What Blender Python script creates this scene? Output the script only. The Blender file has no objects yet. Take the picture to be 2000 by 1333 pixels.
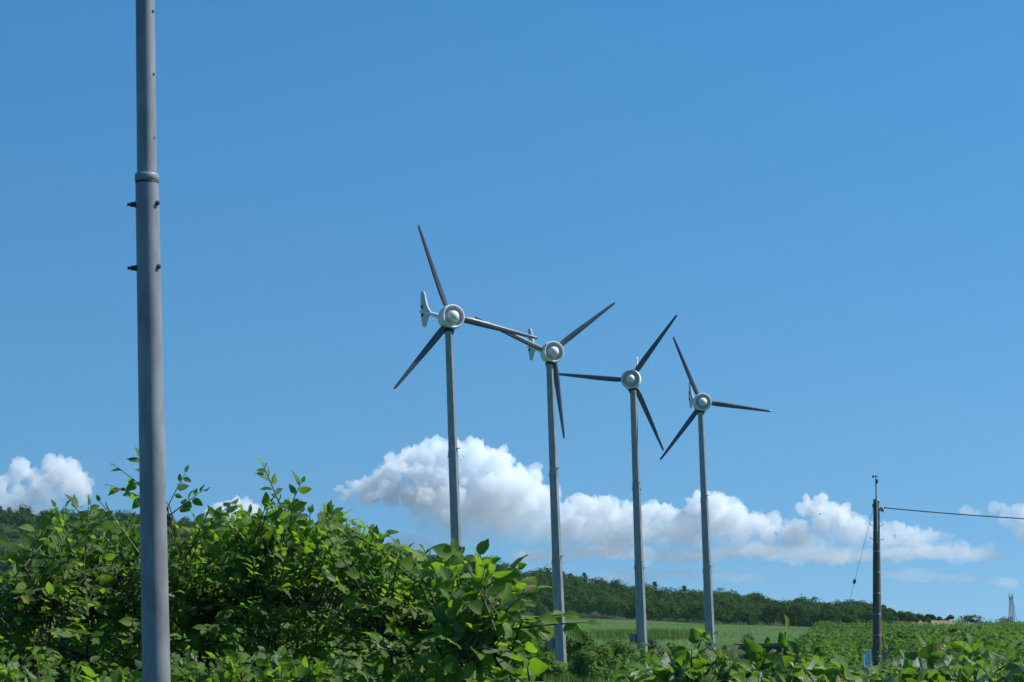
import bpy, bmesh, math, random
import numpy as np
from mathutils import Vector, Matrix, noise as mnoise

random.seed(7)
RNG = np.random.default_rng(7)
scene = bpy.context.scene
COL = scene.collection

# ------------------------------------------------------------------ camera
F = 4200.0            # focal length in photo pixels (photo 2000 x 1333)
HOR = 1236.0          # horizon row under the optical axis
EYE = 1.9
ROLL = math.radians(0.8)
CR, SR = math.cos(ROLL), math.sin(ROLL)

cam_d = bpy.data.cameras.new('camera')
cam_d.sensor_width = 36.0
cam_d.lens = F / 2000.0 * 36.0
cam_d.shift_y = (HOR - 666.5) / 2000.0
cam_d.clip_start = 0.1
cam_d.clip_end = 40000.0
cam_d.dof.use_dof = True
cam_d.dof.focus_distance = 70.0
cam_d.dof.aperture_fstop = 20.0
cam = bpy.data.objects.new('camera', cam_d)
COL.objects.link(cam)
cam.matrix_world = Matrix(((CR, SR, 0, 0), (0, 0, -1, 0), (-SR, CR, 0, EYE), (0, 0, 0, 1)))
scene.camera = cam


def P(px, py, Y):
    """world point at depth Y seen at photo pixel (px, py)"""
    u, v = px - 1000.0, HOR - py
    return Vector(((u * CR + v * SR) / F * Y, Y, EYE + (v * CR - u * SR) / F * Y))


# ------------------------------------------------------------------ sky, sun, exposure
SUN_EL = math.radians(48.0)
SUN_AZ = math.radians(8.0)     # from +X towards +Y
SUNV = Vector((math.cos(SUN_EL) * math.cos(SUN_AZ), math.cos(SUN_EL) * math.sin(SUN_AZ), math.sin(SUN_EL)))
SKY_LIFT, SKY_HUE, SKY_SAT, SKY_STRENGTH = 0.24, 0.5, 1.4, 0.101
world = bpy.data.worlds.new('World')
scene.world = world
world.use_nodes = True
wn = world.node_tree
wn.nodes.clear()
sky = wn.nodes.new('ShaderNodeTexSky')
sky.sky_type = 'NISHITA'
sky.sun_disc = False
sky.sun_elevation = SUN_EL
sky.sun_rotation = math.pi / 2 - SUN_AZ
sky.altitude = 0
sky.air_density = 1.5
sky.dust_density = 0.0
sky.ozone_density = 3.0
# the whole dome is sampled a little higher up and its colour deepened, as a camera renders a clear summer sky
tcw = wn.nodes.new('ShaderNodeTexCoord')
vadd = wn.nodes.new('ShaderNodeVectorMath')
vadd.operation = 'ADD'
vadd.inputs[1].default_value = (0, 0, SKY_LIFT)
vnor = wn.nodes.new('ShaderNodeVectorMath')
vnor.operation = 'NORMALIZE'
hsv = wn.nodes.new('ShaderNodeHueSaturation')
hsv.inputs['Hue'].default_value = SKY_HUE
hsv.inputs['Saturation'].default_value = SKY_SAT
hsv.inputs['Value'].default_value = 1.0
wn.links.new(tcw.outputs['Generated'], vadd.inputs[0])
wn.links.new(vadd.outputs[0], vnor.inputs[0])
wn.links.new(vnor.outputs[0], sky.inputs[0])
wn.links.new(sky.outputs[0], hsv.inputs['Color'])
bg = wn.nodes.new('ShaderNodeBackground')
bg.inputs['Strength'].default_value = SKY_STRENGTH
wo = wn.nodes.new('ShaderNodeOutputWorld')
wn.links.new(hsv.outputs[0], bg.inputs['Color'])
wn.links.new(bg.outputs[0], wo.inputs['Surface'])

sun_d = bpy.data.lights.new('sun', 'SUN')
sun_d.energy = 5.0
sun_d.angle = math.radians(0.5)
sun_d.color = (1.0, 0.96, 0.88)
sun = bpy.data.objects.new('sun', sun_d)
COL.objects.link(sun)
sun.rotation_euler = SUNV.to_track_quat('Z', 'Y').to_euler()

vs = scene.view_settings
vs.view_transform = 'Standard'
vs.look = 'None'
vs.exposure = 0.35
vs.gamma = 1.0
vs.use_curve_mapping = False
scene.render.engine = 'CYCLES'
cy = scene.cycles
cy.max_bounces = 24
cy.diffuse_bounces = 3
cy.glossy_bounces = 3
cy.transmission_bounces = 4
cy.transparent_max_bounces = 16
cy.volume_bounces = 20
cy.use_denoising = True


# ------------------------------------------------------------------ material helpers
def new_mat(name):
    m = bpy.data.materials.new(name)
    m.use_nodes = True
    nt = m.node_tree
    nt.nodes.clear()
    return m, nt


def N(nt, kind, **kw):
    n = nt.nodes.new(kind)
    for k, v in kw.items():
        if k.startswith('i_'):
            n.inputs[k[2:].replace('_', ' ')].default_value = v
        else:
            setattr(n, k, v)
    return n


def ramp(nt, fac, stops):
    r = nt.nodes.new('ShaderNodeValToRGB')
    cr = r.color_ramp
    while len(cr.elements) < len(stops):
        cr.elements.new(0.5)
    for e, (p, c) in zip(cr.elements, stops):
        e.position = p
        e.color = (*c, 1.0) if len(c) == 3 else c
    nt.links.new(fac, r.inputs[0])
    return r.outputs[0]


def noise_tex(nt, scale, detail=4.0, rough=0.55, coord='Object', stretch=None, dist=0.0):
    tc = nt.nodes.new('ShaderNodeTexCoord')
    out = tc.outputs[coord]
    if stretch:
        mp = nt.nodes.new('ShaderNodeMapping')
        mp.inputs['Scale'].default_value = stretch
        nt.links.new(out, mp.inputs[0])
        out = mp.outputs[0]
    n = nt.nodes.new('ShaderNodeTexNoise')
    n.inputs['Scale'].default_value = scale
    n.inputs['Detail'].default_value = detail
    n.inputs['Roughness'].default_value = rough
    n.inputs['Distortion'].default_value = dist
    nt.links.new(out, n.inputs['Vector'])
    return n.outputs['Fac']


def mixc(nt, fac, a, b, mode='MIX'):
    m = nt.nodes.new('ShaderNodeMix')
    m.data_type = 'RGBA'
    m.blend_type = mode
    for sock, v in ((m.inputs[0], fac), (m.inputs[6], a), (m.inputs[7], b)):
        if hasattr(v, 'links'):
            nt.links.new(v, sock)
        elif isinstance(v, (int, float)):
            sock.default_value = v
        else:
            sock.default_value = (*v, 1.0)
    return m.outputs[2]


def math_n(nt, op, a, b=None, c=None):
    m = nt.nodes.new('ShaderNodeMath')
    m.operation = op
    for i, v in enumerate((a, b, c)):
        if v is None:
            continue
        if hasattr(v, 'links'):
            nt.links.new(v, m.inputs[i])
        else:
            m.inputs[i].default_value = v
    return m.outputs[0]


def surf_mat(name, lo, hi, scale=3.0, rough=0.6, metal=0.0, bump=0.1, stretch=None, spec=0.5, bump_scale=None, detail=5.0):
    m, nt = new_mat(name)
    b = nt.nodes.new('ShaderNodeBsdfPrincipled')
    o = nt.nodes.new('ShaderNodeOutputMaterial')
    nt.links.new(b.outputs[0], o.inputs['Surface'])
    f = noise_tex(nt, scale, detail, 0.6, stretch=stretch)
    nt.links.new(ramp(nt, f, [(0.3, lo), (0.7, hi)]), b.inputs['Base Color'])
    b.inputs['Roughness'].default_value = rough
    b.inputs['Metallic'].default_value = metal
    b.inputs['Specular IOR Level'].default_value = spec
    if bump:
        f2 = noise_tex(nt, bump_scale or scale * 6, 3.0, 0.6, stretch=stretch)
        bp = nt.nodes.new('ShaderNodeBump')
        bp.inputs['Strength'].default_value = bump
        bp.inputs['Distance'].default_value = 0.01
        nt.links.new(f2, bp.inputs['Height'])
        nt.links.new(bp.outputs[0], b.inputs['Normal'])
    return m


def leaf_mat(name, tops, under, trans, rough=0.42, spec=0.4, trans_fac=0.35, veins=True):
    """tops: colour stops over a per leaf random value"""
    m, nt = new_mat(name)
    o = nt.nodes.new('ShaderNodeOutputMaterial')
    att = N(nt, 'ShaderNodeAttribute', attribute_name='tint')
    oi = nt.nodes.new('ShaderNodeObjectInfo')
    rnd = math_n(nt, 'FRACT', math_n(nt, 'ADD', att.outputs['Fac'], oi.outputs['Random']))
    top = ramp(nt, rnd, tops)
    geo = nt.nodes.new('ShaderNodeNewGeometry')
    nz = nt.nodes.new('ShaderNodeTexNoise')
    nz.inputs['Scale'].default_value = 14.0
    nz.inputs['Detail'].default_value = 3.0
    nt.links.new(geo.outputs['Position'], nz.inputs['Vector'])
    top = mixc(nt, math_n(nt, 'MULTIPLY', nz.outputs['Fac'], 0.35), top, tuple(c * 0.55 for c in tops[0][1]))
    und = under
    normal = None
    if veins:
        uv = N(nt, 'ShaderNodeUVMap', uv_map='UVMap')
        sp = nt.nodes.new('ShaderNodeSeparateXYZ')
        nt.links.new(uv.outputs[0], sp.inputs[0])
        ax = math_n(nt, 'ABSOLUTE', math_n(nt, 'SUBTRACT', sp.outputs[0], 0.5))
        ph = math_n(nt, 'FRACT', math_n(nt, 'MULTIPLY', math_n(nt, 'SUBTRACT', sp.outputs[1], math_n(nt, 'MULTIPLY', ax, 0.55)), 8.0))
        tri = math_n(nt, 'ABSOLUTE', math_n(nt, 'SUBTRACT', ph, 0.5))
        side = math_n(nt, 'LESS_THAN', tri, 0.07)
        mid = math_n(nt, 'LESS_THAN', ax, 0.022)
        vein = math_n(nt, 'MAXIMUM', side, mid)
        top = mixc(nt, math_n(nt, 'MULTIPLY', vein, 0.35), top, (0.10, 0.20, 0.04))
        und = mixc(nt, math_n(nt, 'MULTIPLY', vein, 0.6), under, tuple(min(1, c * 1.9) for c in under))
        bp = nt.nodes.new('ShaderNodeBump')
        bp.inputs['Strength'].default_value = 0.5
        bp.inputs['Distance'].default_value = 0.006
        nt.links.new(tri, bp.inputs['Height'])
        normal = bp.outputs[0]
    colr = mixc(nt, geo.outputs['Backfacing'], top, und)
    b = nt.nodes.new('ShaderNodeBsdfPrincipled')
    nt.links.new(colr, b.inputs['Base Color'])
    b.inputs['Roughness'].default_value = rough
    b.inputs['Specular IOR Level'].default_value = spec
    t = nt.nodes.new('ShaderNodeBsdfTranslucent')
    t.inputs['Color'].default_value = (*trans, 1)
    if normal:
        nt.links.new(normal, b.inputs['Normal'])
    mx = nt.nodes.new('ShaderNodeMixShader')
    mx.inputs[0].default_value = trans_fac
    nt.links.new(b.outputs[0], mx.inputs[1])
    nt.links.new(t.outputs[0], mx.inputs[2])
    nt.links.new(mx.outputs[0], o.inputs['Surface'])
    return m


def volume_mat(name, density, color=(1, 1, 1), aniso=0.0):
    m, nt = new_mat(name)
    o = nt.nodes.new('ShaderNodeOutputMaterial')
    v = nt.nodes.new('ShaderNodeVolumePrincipled')
    v.inputs['Color'].default_value = (*color, 1)
    v.inputs['Density'].default_value = density
    v.inputs['Anisotropy'].default_value = aniso
    nt.links.new(v.outputs[0], o.inputs['Volume'])
    return m


M = {}
M['galv'] = surf_mat('galvanised_steel', (0.19, 0.20, 0.205), (0.33, 0.34, 0.345), 7.0, 0.45, 0.2, 0.08, stretch=(1, 1, 0.25))
M['galv_pole'] = surf_mat('galvanised_pole_steel', (0.165, 0.172, 0.180), (0.29, 0.30, 0.31), 12.0, 0.45, 0.15, 0.06, stretch=(1, 1, 0.3))
M['nacelle'] = surf_mat('weathered_white_paint', (0.68, 0.665, 0.63), (0.82, 0.81, 0.79), 2.5, 0.5, 0.0, 0.03, spec=0.3)
M['nacelle_grey'] = surf_mat('grey_ring_paint', (0.36, 0.37, 0.37), (0.46, 0.47, 0.47), 3.0, 0.45, 0.0, 0.03)
M['fin'] = surf_mat('fin_paint', (0.46, 0.48, 0.48), (0.58, 0.60, 0.60), 3.0, 0.45, 0.0, 0.02)
M['blade'] = surf_mat('dark_blade_gelcoat', (0.055, 0.070, 0.090), (0.085, 0.105, 0.130), 1.5, 0.33, 0.0, 0.02)
M['black'] = surf_mat('black_rubber', (0.015, 0.016, 0.018), (0.03, 0.03, 0.033), 5.0, 0.6)
M['bolt'] = surf_mat('dark_bolt_steel', (0.05, 0.05, 0.055), (0.10, 0.09, 0.085), 30.0, 0.5, 0.5)
M['box_grey'] = surf_mat('grey_box_paint', (0.16, 0.17, 0.20), (0.22, 0.23, 0.26), 4.0, 0.5)
M['wood'] = surf_mat('creosoted_wood', (0.045, 0.040, 0.034), (0.135, 0.122, 0.108), 5.0, 0.8, 0.0, 0.4, stretch=(6, 6, 0.4))
M['band'] = surf_mat('steel_band', (0.26, 0.27, 0.28), (0.40, 0.41, 0.42), 8.0, 0.4, 0.4)
M['cable'] = surf_mat('black_cable', (0.02, 0.022, 0.025), (0.04, 0.042, 0.046), 12.0, 0.6)
M['porcelain'] = surf_mat('porcelain', (0.4, 0.41, 0.42), (0.55, 0.56, 0.57), 4.0, 0.3)
M['lattice'] = surf_mat('lattice_steel', (0.018, 0.022, 0.028), (0.035, 0.04, 0.046), 2.0, 0.8)
M['concrete'] = surf_mat('grey_concrete', (0.20, 0.21, 0.22), (0.32, 0.33, 0.33), 2.0, 0.85, 0.0, 0.3)
M['shed_wall'] = surf_mat('dark_board_wall', (0.035, 0.036, 0.042), (0.07, 0.07, 0.08), 3.0, 0.85, 0.0, 0.3, stretch=(1, 1, 6))
M['shed_roof'] = surf_mat('rusty_tin_roof', (0.07, 0.065, 0.07), (0.13, 0.12, 0.12), 2.0, 0.7, 0.0, 0.2)
M['white_frame'] = surf_mat('white_frame_paint', (0.62, 0.68, 0.74), (0.74, 0.78, 0.82), 4.0, 0.4)
M['twig'] = surf_mat('green_brown_twig', (0.030, 0.034, 0.014), (0.075, 0.068, 0.028), 8.0, 0.7)
M['bark'] = surf_mat('grey_bark', (0.06, 0.05, 0.04), (0.13, 0.11, 0.09), 8.0, 0.85, 0.0, 0.4)
M['leaf'] = leaf_mat('shrub_leaf', [(0.0, (0.030, 0.085, 0.010)), (0.45, (0.066, 0.150, 0.012)), (0.95, (0.125, 0.220, 0.016)), (0.985, (0.20, 0.21, 0.02)), (1.0, (0.20, 0.15, 0.04))],
                     (0.15, 0.21, 0.11), (0.24, 0.46, 0.018), rough=0.5, spec=0.3, trans_fac=0.45)
M['weed_leaf'] = leaf_mat('weed_leaf', [(0.0, (0.036, 0.092, 0.013)), (0.5, (0.062, 0.138, 0.015)), (0.94, (0.118, 0.200, 0.020)), (0.98, (0.21, 0.21, 0.03)), (1.0, (0.22, 0.15, 0.07))],
                          (0.24, 0.30, 0.20), (0.20, 0.40, 0.02), rough=0.5, spec=0.3)
M['scrub'] = leaf_mat('scrub_leaf', [(0.0, (0.030, 0.078, 0.012)), (0.5, (0.065, 0.140, 0.016)), (1.0, (0.14, 0.21, 0.03))],
                      (0.09, 0.15, 0.045), (0.13, 0.28, 0.02), rough=0.62, spec=0.18, veins=False)
M['forest'] = leaf_mat('forest_leaf', [(0.0, (0.020, 0.050, 0.013)), (0.5, (0.032, 0.078, 0.016)), (1.0, (0.056, 0.115, 0.020))],
                       (0.030, 0.070, 0.018), (0.07, 0.17, 0.015), rough=0.75, spec=0.08, trans_fac=0.28, veins=False)
M['conifer'] = leaf_mat('conifer_needle', [(0.0, (0.016, 0.034, 0.016)), (1.0, (0.03, 0.055, 0.022))],
                        (0.03, 0.05, 0.025), (0.03, 0.07, 0.02), rough=0.7, spec=0.1, trans_fac=0.1, veins=False)
M['dark_shrub'] = leaf_mat('dark_shrub_leaf', [(0.0, (0.020, 0.045, 0.014)), (1.0, (0.045, 0.080, 0.022))],
                           (0.04, 0.06, 0.03), (0.05, 0.10, 0.02), rough=0.5, spec=0.3, trans_fac=0.15, veins=False)
M['grass'] = leaf_mat('grass_blade', [(0.0, (0.055, 0.115, 0.024)), (0.6, (0.090, 0.170, 0.034)), (1.0, (0.17, 0.21, 0.06))],
                      (0.08, 0.15, 0.03), (0.15, 0.30, 0.03), rough=0.6, spec=0.2, trans_fac=0.25, veins=False)
M['straw'] = leaf_mat('dry_straw', [(0.0, (0.16, 0.15, 0.06)), (1.0, (0.30, 0.27, 0.13))],
                      (0.2, 0.18, 0.09), (0.25, 0.22, 0.1), rough=0.8, spec=0.1, trans_fac=0.2, veins=False)


def ground_mat():
    m, nt = new_mat('ground_cover')
    b = nt.nodes.new('ShaderNodeBsdfPrincipled')
    o = nt.nodes.new('ShaderNodeOutputMaterial')
    nt.links.new(b.outputs[0], o.inputs['Surface'])
    f = noise_tex(nt, 0.09, 8.0, 0.65)
    f2 = noise_tex(nt, 1.6, 6.0, 0.7)
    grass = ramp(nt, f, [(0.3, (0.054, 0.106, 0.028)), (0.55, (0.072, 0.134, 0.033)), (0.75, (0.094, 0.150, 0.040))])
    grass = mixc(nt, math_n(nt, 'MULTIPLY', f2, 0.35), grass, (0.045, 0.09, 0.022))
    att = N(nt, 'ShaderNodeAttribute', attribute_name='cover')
    sp = nt.nodes.new('ShaderNodeSeparateColor')
    nt.links.new(att.outputs['Color'], sp.inputs[0])
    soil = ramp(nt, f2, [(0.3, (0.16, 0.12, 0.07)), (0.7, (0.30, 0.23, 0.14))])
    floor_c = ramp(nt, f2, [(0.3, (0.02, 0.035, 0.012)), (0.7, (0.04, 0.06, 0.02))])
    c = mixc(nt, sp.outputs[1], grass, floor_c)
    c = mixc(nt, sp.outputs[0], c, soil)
    nt.links.new(c, b.inputs['Base Color'])
    b.inputs['Roughness'].default_value = 0.95
    b.inputs['Specular IOR Level'].default_value = 0.1
    bp = nt.nodes.new('ShaderNodeBump')
    bp.inputs['Strength'].default_value = 0.35
    bp.inputs['Distance'].default_value = 0.15
    nt.links.new(f2, bp.inputs['Height'])
    nt.links.new(bp.outputs[0], b.inputs['Normal'])
    return m


M['ground'] = ground_mat()


# ------------------------------------------------------------------ object helpers
def tag(o, label=None, cat=None, group=None, kind=None):
    if label:
        o['label'] = label
    if cat:
        o['category'] = cat
    if group:
        o['group'] = group
    if kind:
        o['kind'] = kind
    return o


def link(name, mesh, mat=None, parent=None, origin=None):
    """mesh in world coordinates; origin = world position of the parent thing"""
    o = bpy.data.objects.new(name, mesh)
    if mat is not None and mesh is not None and not mesh.materials:
        mesh.materials.append(mat)
    COL.objects.link(o)
    if parent is not None:
        o.parent = parent
        if origin is not None:
            o.location = -Vector(origin)
    return o


def empty(name, loc):
    o = bpy.data.objects.new(name, None)
    o.empty_display_size = 0.2
    COL.objects.link(o)
    o.location = loc
    return o


def np_mesh(name, V, faces, uv=None, tint=None, smooth=False):
    """V (n,3); faces (m,k) int array; uv (m*k,2); tint (m,) per face"""
    me = bpy.data.meshes.new(name)
    m, k = faces.shape
    me.vertices.add(len(V))
    me.vertices.foreach_set('co', np.ascontiguousarray(V, dtype=np.float32).ravel())
    me.loops.add(m * k)
    me.loops.foreach_set('vertex_index', faces.astype(np.int32).ravel())
    me.polygons.add(m)
    me.polygons.foreach_set('loop_start', np.arange(0, m * k, k, dtype=np.int32))
    me.polygons.foreach_set('loop_total', np.full(m, k, dtype=np.int32))
    if smooth:
        me.polygons.foreach_set('use_smooth', np.ones(m, dtype=bool))
    if uv is not None:
        l = me.uv_layers.new(name='UVMap')
        l.data.foreach_set('uv', np.ascontiguousarray(uv, dtype=np.float32).ravel())
    if tint is not None:
        a = me.attributes.new('tint', 'FLOAT', 'FACE')
        a.data.foreach_set('value', tint.astype(np.float32))
    me.update(calc_edges=True)
    me.validate()
    return me


class MB:
    """collects polygons into one mesh"""
    def __init__(self):
        self.v, self.f, self.s = [], [], []

    def add(self, vs, fs, smooth=False):
        b = len(self.v)
        self.v += [Vector(p) for p in vs]
        for f in fs:
            self.f.append([i + b for i in f])
            self.s.append(smooth)
        return self

    def box(self, c, size, rot=None):
        c = Vector(c)
        pts = []
        for z in (-.5, .5):
            for x, y in ((-.5, -.5), (.5, -.5), (.5, .5), (-.5, .5)):
                p = Vector((x * size[0], y * size[1], z * size[2]))
                if rot is not None:
                    p = rot @ p
                pts.append(c + p)
        return self.add(pts, [(3, 2, 1, 0), (4, 5, 6, 7), (0, 1, 5, 4), (1, 2, 6, 5), (2, 3, 7, 6), (3, 0, 4, 7)])

    def tube(self, pts, radii, n=8, caps=True, smooth=True, phase=0.0):
        pts = [Vector(p) for p in pts]
        if isinstance(radii, (int, float)):
            radii = [radii] * len(pts)
        rings = []
        t0 = (pts[1] - pts[0]).normalized()
        ref = Vector((1, 0, 0)) if abs(t0.x) < 0.9 else Vector((0, 1, 0))
        for i, p in enumerate(pts):
            a = pts[max(0, i - 1)]
            b = pts[min(len(pts) - 1, i + 1)]
            t = (b - a).normalized()
            x = (ref - t * ref.dot(t)).normalized()
            y = t.cross(x)
            ref = x
            rings.append([p + (x * math.cos(phase + 2 * math.pi * k / n) + y * math.sin(phase + 2 * math.pi * k / n)) * radii[i] for k in range(n)])
        vs = [q for r in rings for q in r]
        fs = []
        for i in range(len(pts) - 1):
            for k in range(n):
                a, b = i * n + k, i * n + (k + 1) % n
                fs.append((a, b, b + n, a + n))
        self.add(vs, fs, smooth)
        if caps:
            self.add(rings[0], [tuple(reversed(range(n)))])
            self.add(rings[-1], [tuple(range(n))])
        return self

    def lathe(self, prof, axis_o, axis_d, n=32, smooth=True):
        """prof: (radius, distance along axis)"""
        d = Vector(axis_d).normalized()
        ref = Vector((0, 0, 1)) if abs(d.z) < 0.9 else Vector((1, 0, 0))
        x = (ref - d * ref.dot(d)).normalized()
        y = d.cross(x)
        o = Vector(axis_o)
        vs, fs = [], []
        for r, t in prof:
            for k in range(n):
                a = 2 * math.pi * k / n
                vs.append(o + d * t + (x * math.cos(a) + y * math.sin(a)) * r)
        for i in range(len(prof) - 1):
            for k in range(n):
                a, b = i * n + k, i * n + (k + 1) % n
                fs.append((a, b, b + n, a + n))
        return self.add(vs, fs, smooth)

    def mesh(self, name):
        me = bpy.data.meshes.new(name)
        me.from_pydata([tuple(p) for p in self.v], [], self.f)
        me.polygons.foreach_set('use_smooth', self.s)
        me.update()
        bm = bmesh.new()
        bm.from_mesh(me)
        bmesh.ops.recalc_face_normals(bm, faces=bm.faces)
        bm.to_mesh(me)
        bm.free()
        return me

    def build(self, name, mat, parent=None, origin=None):
        return link(name, self.mesh(name), mat, parent, origin)


def ss(a, b, x):
    t = np.clip((x - a) / (b - a), 0, 1)
    return t * t * (3 - 2 * t)


# ------------------------------------------------------------------ terrain
RIDGE = [(-2200, 1010), (-900, 990), (-200, 992), (0, 1000), (200, 1008), (400, 1018), (730, 1070), (1050, 1122), (1150, 1136), (1300, 1156),
         (1500, 1173), (1620, 1178), (1700, 1184), (1760, 1200), (1840, 1220), (1900, 1232), (2100, 1240), (6000, 1245)]
RY = 450.0


def terrain(X, Y):
    X = np.asarray(X, dtype=float)
    Y = np.asarray(Y, dtype=float)
    z = 0.5 * ss(40, 95, Y) + 0.9 * ss(100, 300, Y)
    z = z + 0.058 * np.clip(50 - X, 0, 130) * ss(105, 320, Y)
    pxr = 1000 + X * F / RY
    top = np.interp(pxr, [r[0] for r in RIDGE], [r[1] for r in RIDGE])
    zr = EYE + ((HOR - top) - (pxr - 1000) * SR) / F * RY - 2.6
    h = ss(322, RY, Y)
    z = z * (1 - h) + np.maximum(zr, 1.0) * h
    back = ss(500, 1000, Y)
    z = z * (1 - back) + 0.6 * back
    z = z + 1.5 * np.exp(-((X - 65) / 9) ** 2 - ((Y - 335) / 22) ** 2)
    z = z + 0.12 * np.sin(X * 0.21 + 1.3) * np.sin(Y * 0.13) * ss(20, 60, Y) * (1 - ss(1000, 1500, Y))
    return z


def tz(x, y):
    return float(terrain(x, y))


def make_ground():
    ys = np.concatenate([np.linspace(-600, -20, 8), np.linspace(0, 120, 61), np.linspace(123, 520, 133), np.geomspace(530, 5000, 34)])
    xs = np.concatenate([-np.geomspace(8000, 260, 24), np.linspace(-250, 160, 165), np.geomspace(170, 8000, 28)])
    Xg, Yg = np.meshgrid(xs, ys)
    Z = terrain(Xg, Yg)
    V = np.stack([Xg.ravel(), Yg.ravel(), Z.ravel()], 1)
    nx, ny = len(xs), len(ys)
    i = np.arange(nx - 1)
    j = np.arange(ny - 1)
    I, J = np.meshgrid(i, j)
    a = (J * nx + I).ravel()
    faces = np.stack([a, a + 1, a + nx + 1, a + nx], 1)
    me = np_mesh('ground', V, faces, smooth=True)
    soil = np.exp(-(((Xg - 64) / 5.5) ** 2 + ((Yg - 322) / 14) ** 2) ** 2)
    floor = ss(318, 330, Yg) * (1 - ss(480, 520, Yg))  # dark green painted into the ground for the shade under the canopy
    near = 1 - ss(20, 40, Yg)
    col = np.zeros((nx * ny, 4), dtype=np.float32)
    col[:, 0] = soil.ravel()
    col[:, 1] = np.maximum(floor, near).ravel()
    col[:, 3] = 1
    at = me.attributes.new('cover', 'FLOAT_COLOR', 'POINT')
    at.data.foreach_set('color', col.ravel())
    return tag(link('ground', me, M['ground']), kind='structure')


make_ground()


def far_hills():
    b = MB()
    prof = [(1800, 1229), (1870, 1226), (1910, 1223.5), (1940, 1222), (1957, 1224), (1972, 1222), (1985, 1218.5), (2010, 1217), (2060, 1214),
            (2150, 1218), (2300, 1212), (2600, 1222)]
    Yd = 4200.0
    pts = []
    for k, (px, py) in enumerate(prof):
        p = P(px, py, Yd)
        for q, (dy, s) in enumerate(((-400, 0.0), (-160, 0.6), (0, 1.0), (260, 0.5), (600, 0.0))):
            pts.append((p.x * (1 + dy / Yd), Yd + dy, 0.4 + (p.z - 0.4) * s if s else -0.2))
    fs = []
    for k in range(len(prof) - 1):
        for q in range(4):
            a = k * 5 + q
            fs.append((a, a + 5, a + 6, a + 1))
    b.add(pts, fs, True)
    return tag(b.build('distant_hills', M['forest']), kind='structure')


far_hills()


# ------------------------------------------------------------------ clouds: billowing bodies of scattering droplets
CLOUD_Y = 6000.0


def cloud_mat(density, zlo, zhi):
    """droplets thin out towards the ragged cloud base"""
    m, nt = new_mat('cloud_droplets')
    o = nt.nodes.new('ShaderNodeOutputMaterial')
    v = nt.nodes.new('ShaderNodeVolumePrincipled')
    v.inputs['Color'].default_value = (0.948, 0.976, 0.998, 1)
    v.inputs['Anisotropy'].default_value = 0.2
    tc = nt.nodes.new('ShaderNodeTexCoord')
    sp = nt.nodes.new('ShaderNodeSeparateXYZ')
    nt.links.new(tc.outputs['Object'], sp.inputs[0])
    f = noise_tex(nt, 1 / 90.0, 4.0, 0.6)
    mr = nt.nodes.new('ShaderNodeMapRange')
    mr.interpolation_type = 'SMOOTHSTEP'
    mr.inputs['From Min'].default_value = zlo
    mr.inputs['From Max'].default_value = zhi
    mr.inputs['To Min'].default_value = 0.008
    mr.inputs['To Max'].default_value = 1.0
    nt.links.new(math_n(nt, 'ADD', sp.outputs[2], math_n(nt, 'MULTIPLY', math_n(nt, 'SUBTRACT', f, 0.5), 260.0)), mr.inputs[0])
    nt.links.new(math_n(nt, 'MULTIPLY', mr.outputs[0], density), v.inputs['Density'])
    nt.links.new(v.outputs[0], o.inputs['Volume'])
    m.cycles.volume_step_rate = 0.35
    return m


def cloud(label, blobs, density=0.05, amp=1.0, Y=CLOUD_Y, voxel=5.5, flat=1.0, seed=0, big=60.0, base=None):
    rnd = random.Random(seed)
    s = Y / F
    bm = bmesh.new()
    for (px, py, r) in blobs:
        c = P(px, py, Y)
        c.y += rnd.uniform(-0.9, 0.9) * r * s
        m = Matrix.Translation(c) @ Matrix.Diagonal((r * s * 1.05, r * s * 1.1, r * s * flat, 1))
        bmesh.ops.create_icosphere(bm, subdivisions=3, radius=1.0, matrix=m)
    me = bpy.data.meshes.new('cloud')
    bm.to_mesh(me)
    bm.free()
    tmp = bpy.data.objects.new('cloud_tmp', me)
    COL.objects.link(tmp)
    md = tmp.modifiers.new('r', 'REMESH')
    md.mode = 'VOXEL'
    md.voxel_size = voxel
    dg = bpy.context.evaluated_depsgraph_get()
    me2 = bpy.data.meshes.new_from_object(tmp.evaluated_get(dg))
    bpy.data.objects.remove(tmp)
    bpy.data.meshes.remove(me)
    n = len(me2.vertices)
    nor = np.zeros(n * 3, dtype=np.float32)
    me2.vertex_normals.foreach_get('vector', nor)
    co = np.zeros(n * 3, dtype=np.float32)
    me2.vertices.foreach_get('co', co)
    nor = nor.reshape(-1, 3)
    co = co.reshape(-1, 3)
    off = Vector((seed * 37.1, seed * 11.7, 5.0))
    d = np.zeros(n)
    for i in range(n):
        p = Vector(co[i]) + off
        v = (abs(mnoise.noise(p / big)) * 46 + abs(mnoise.noise(p / (big * 0.45))) * 34 + abs(mnoise.noise(p / (big * 0.2))) * 19
             + abs(mnoise.noise(p / (big * 0.1))) * 9 - 22)
        d[i] = v * amp
    co = co + nor * d[:, None].astype(np.float32)
    me2.vertices.foreach_set('co', co.ravel())
    me2.polygons.foreach_set('use_smooth', np.ones(len(me2.polygons), dtype=bool))
    me2.update()
    me2.name = 'cloud'
    me2.materials.clear()
    if base:
        mat = cloud_mat(density, P(px, base[0], Y).z, P(px, base[1], Y).z)
    else:
        mat = volume_mat('cloud_droplets', density, (0.948, 0.976, 0.998), 0.2)
    o = link('cloud', me2, mat)
    return tag(o, label, 'cloud', 'cumulus clouds low over the horizon')


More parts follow.
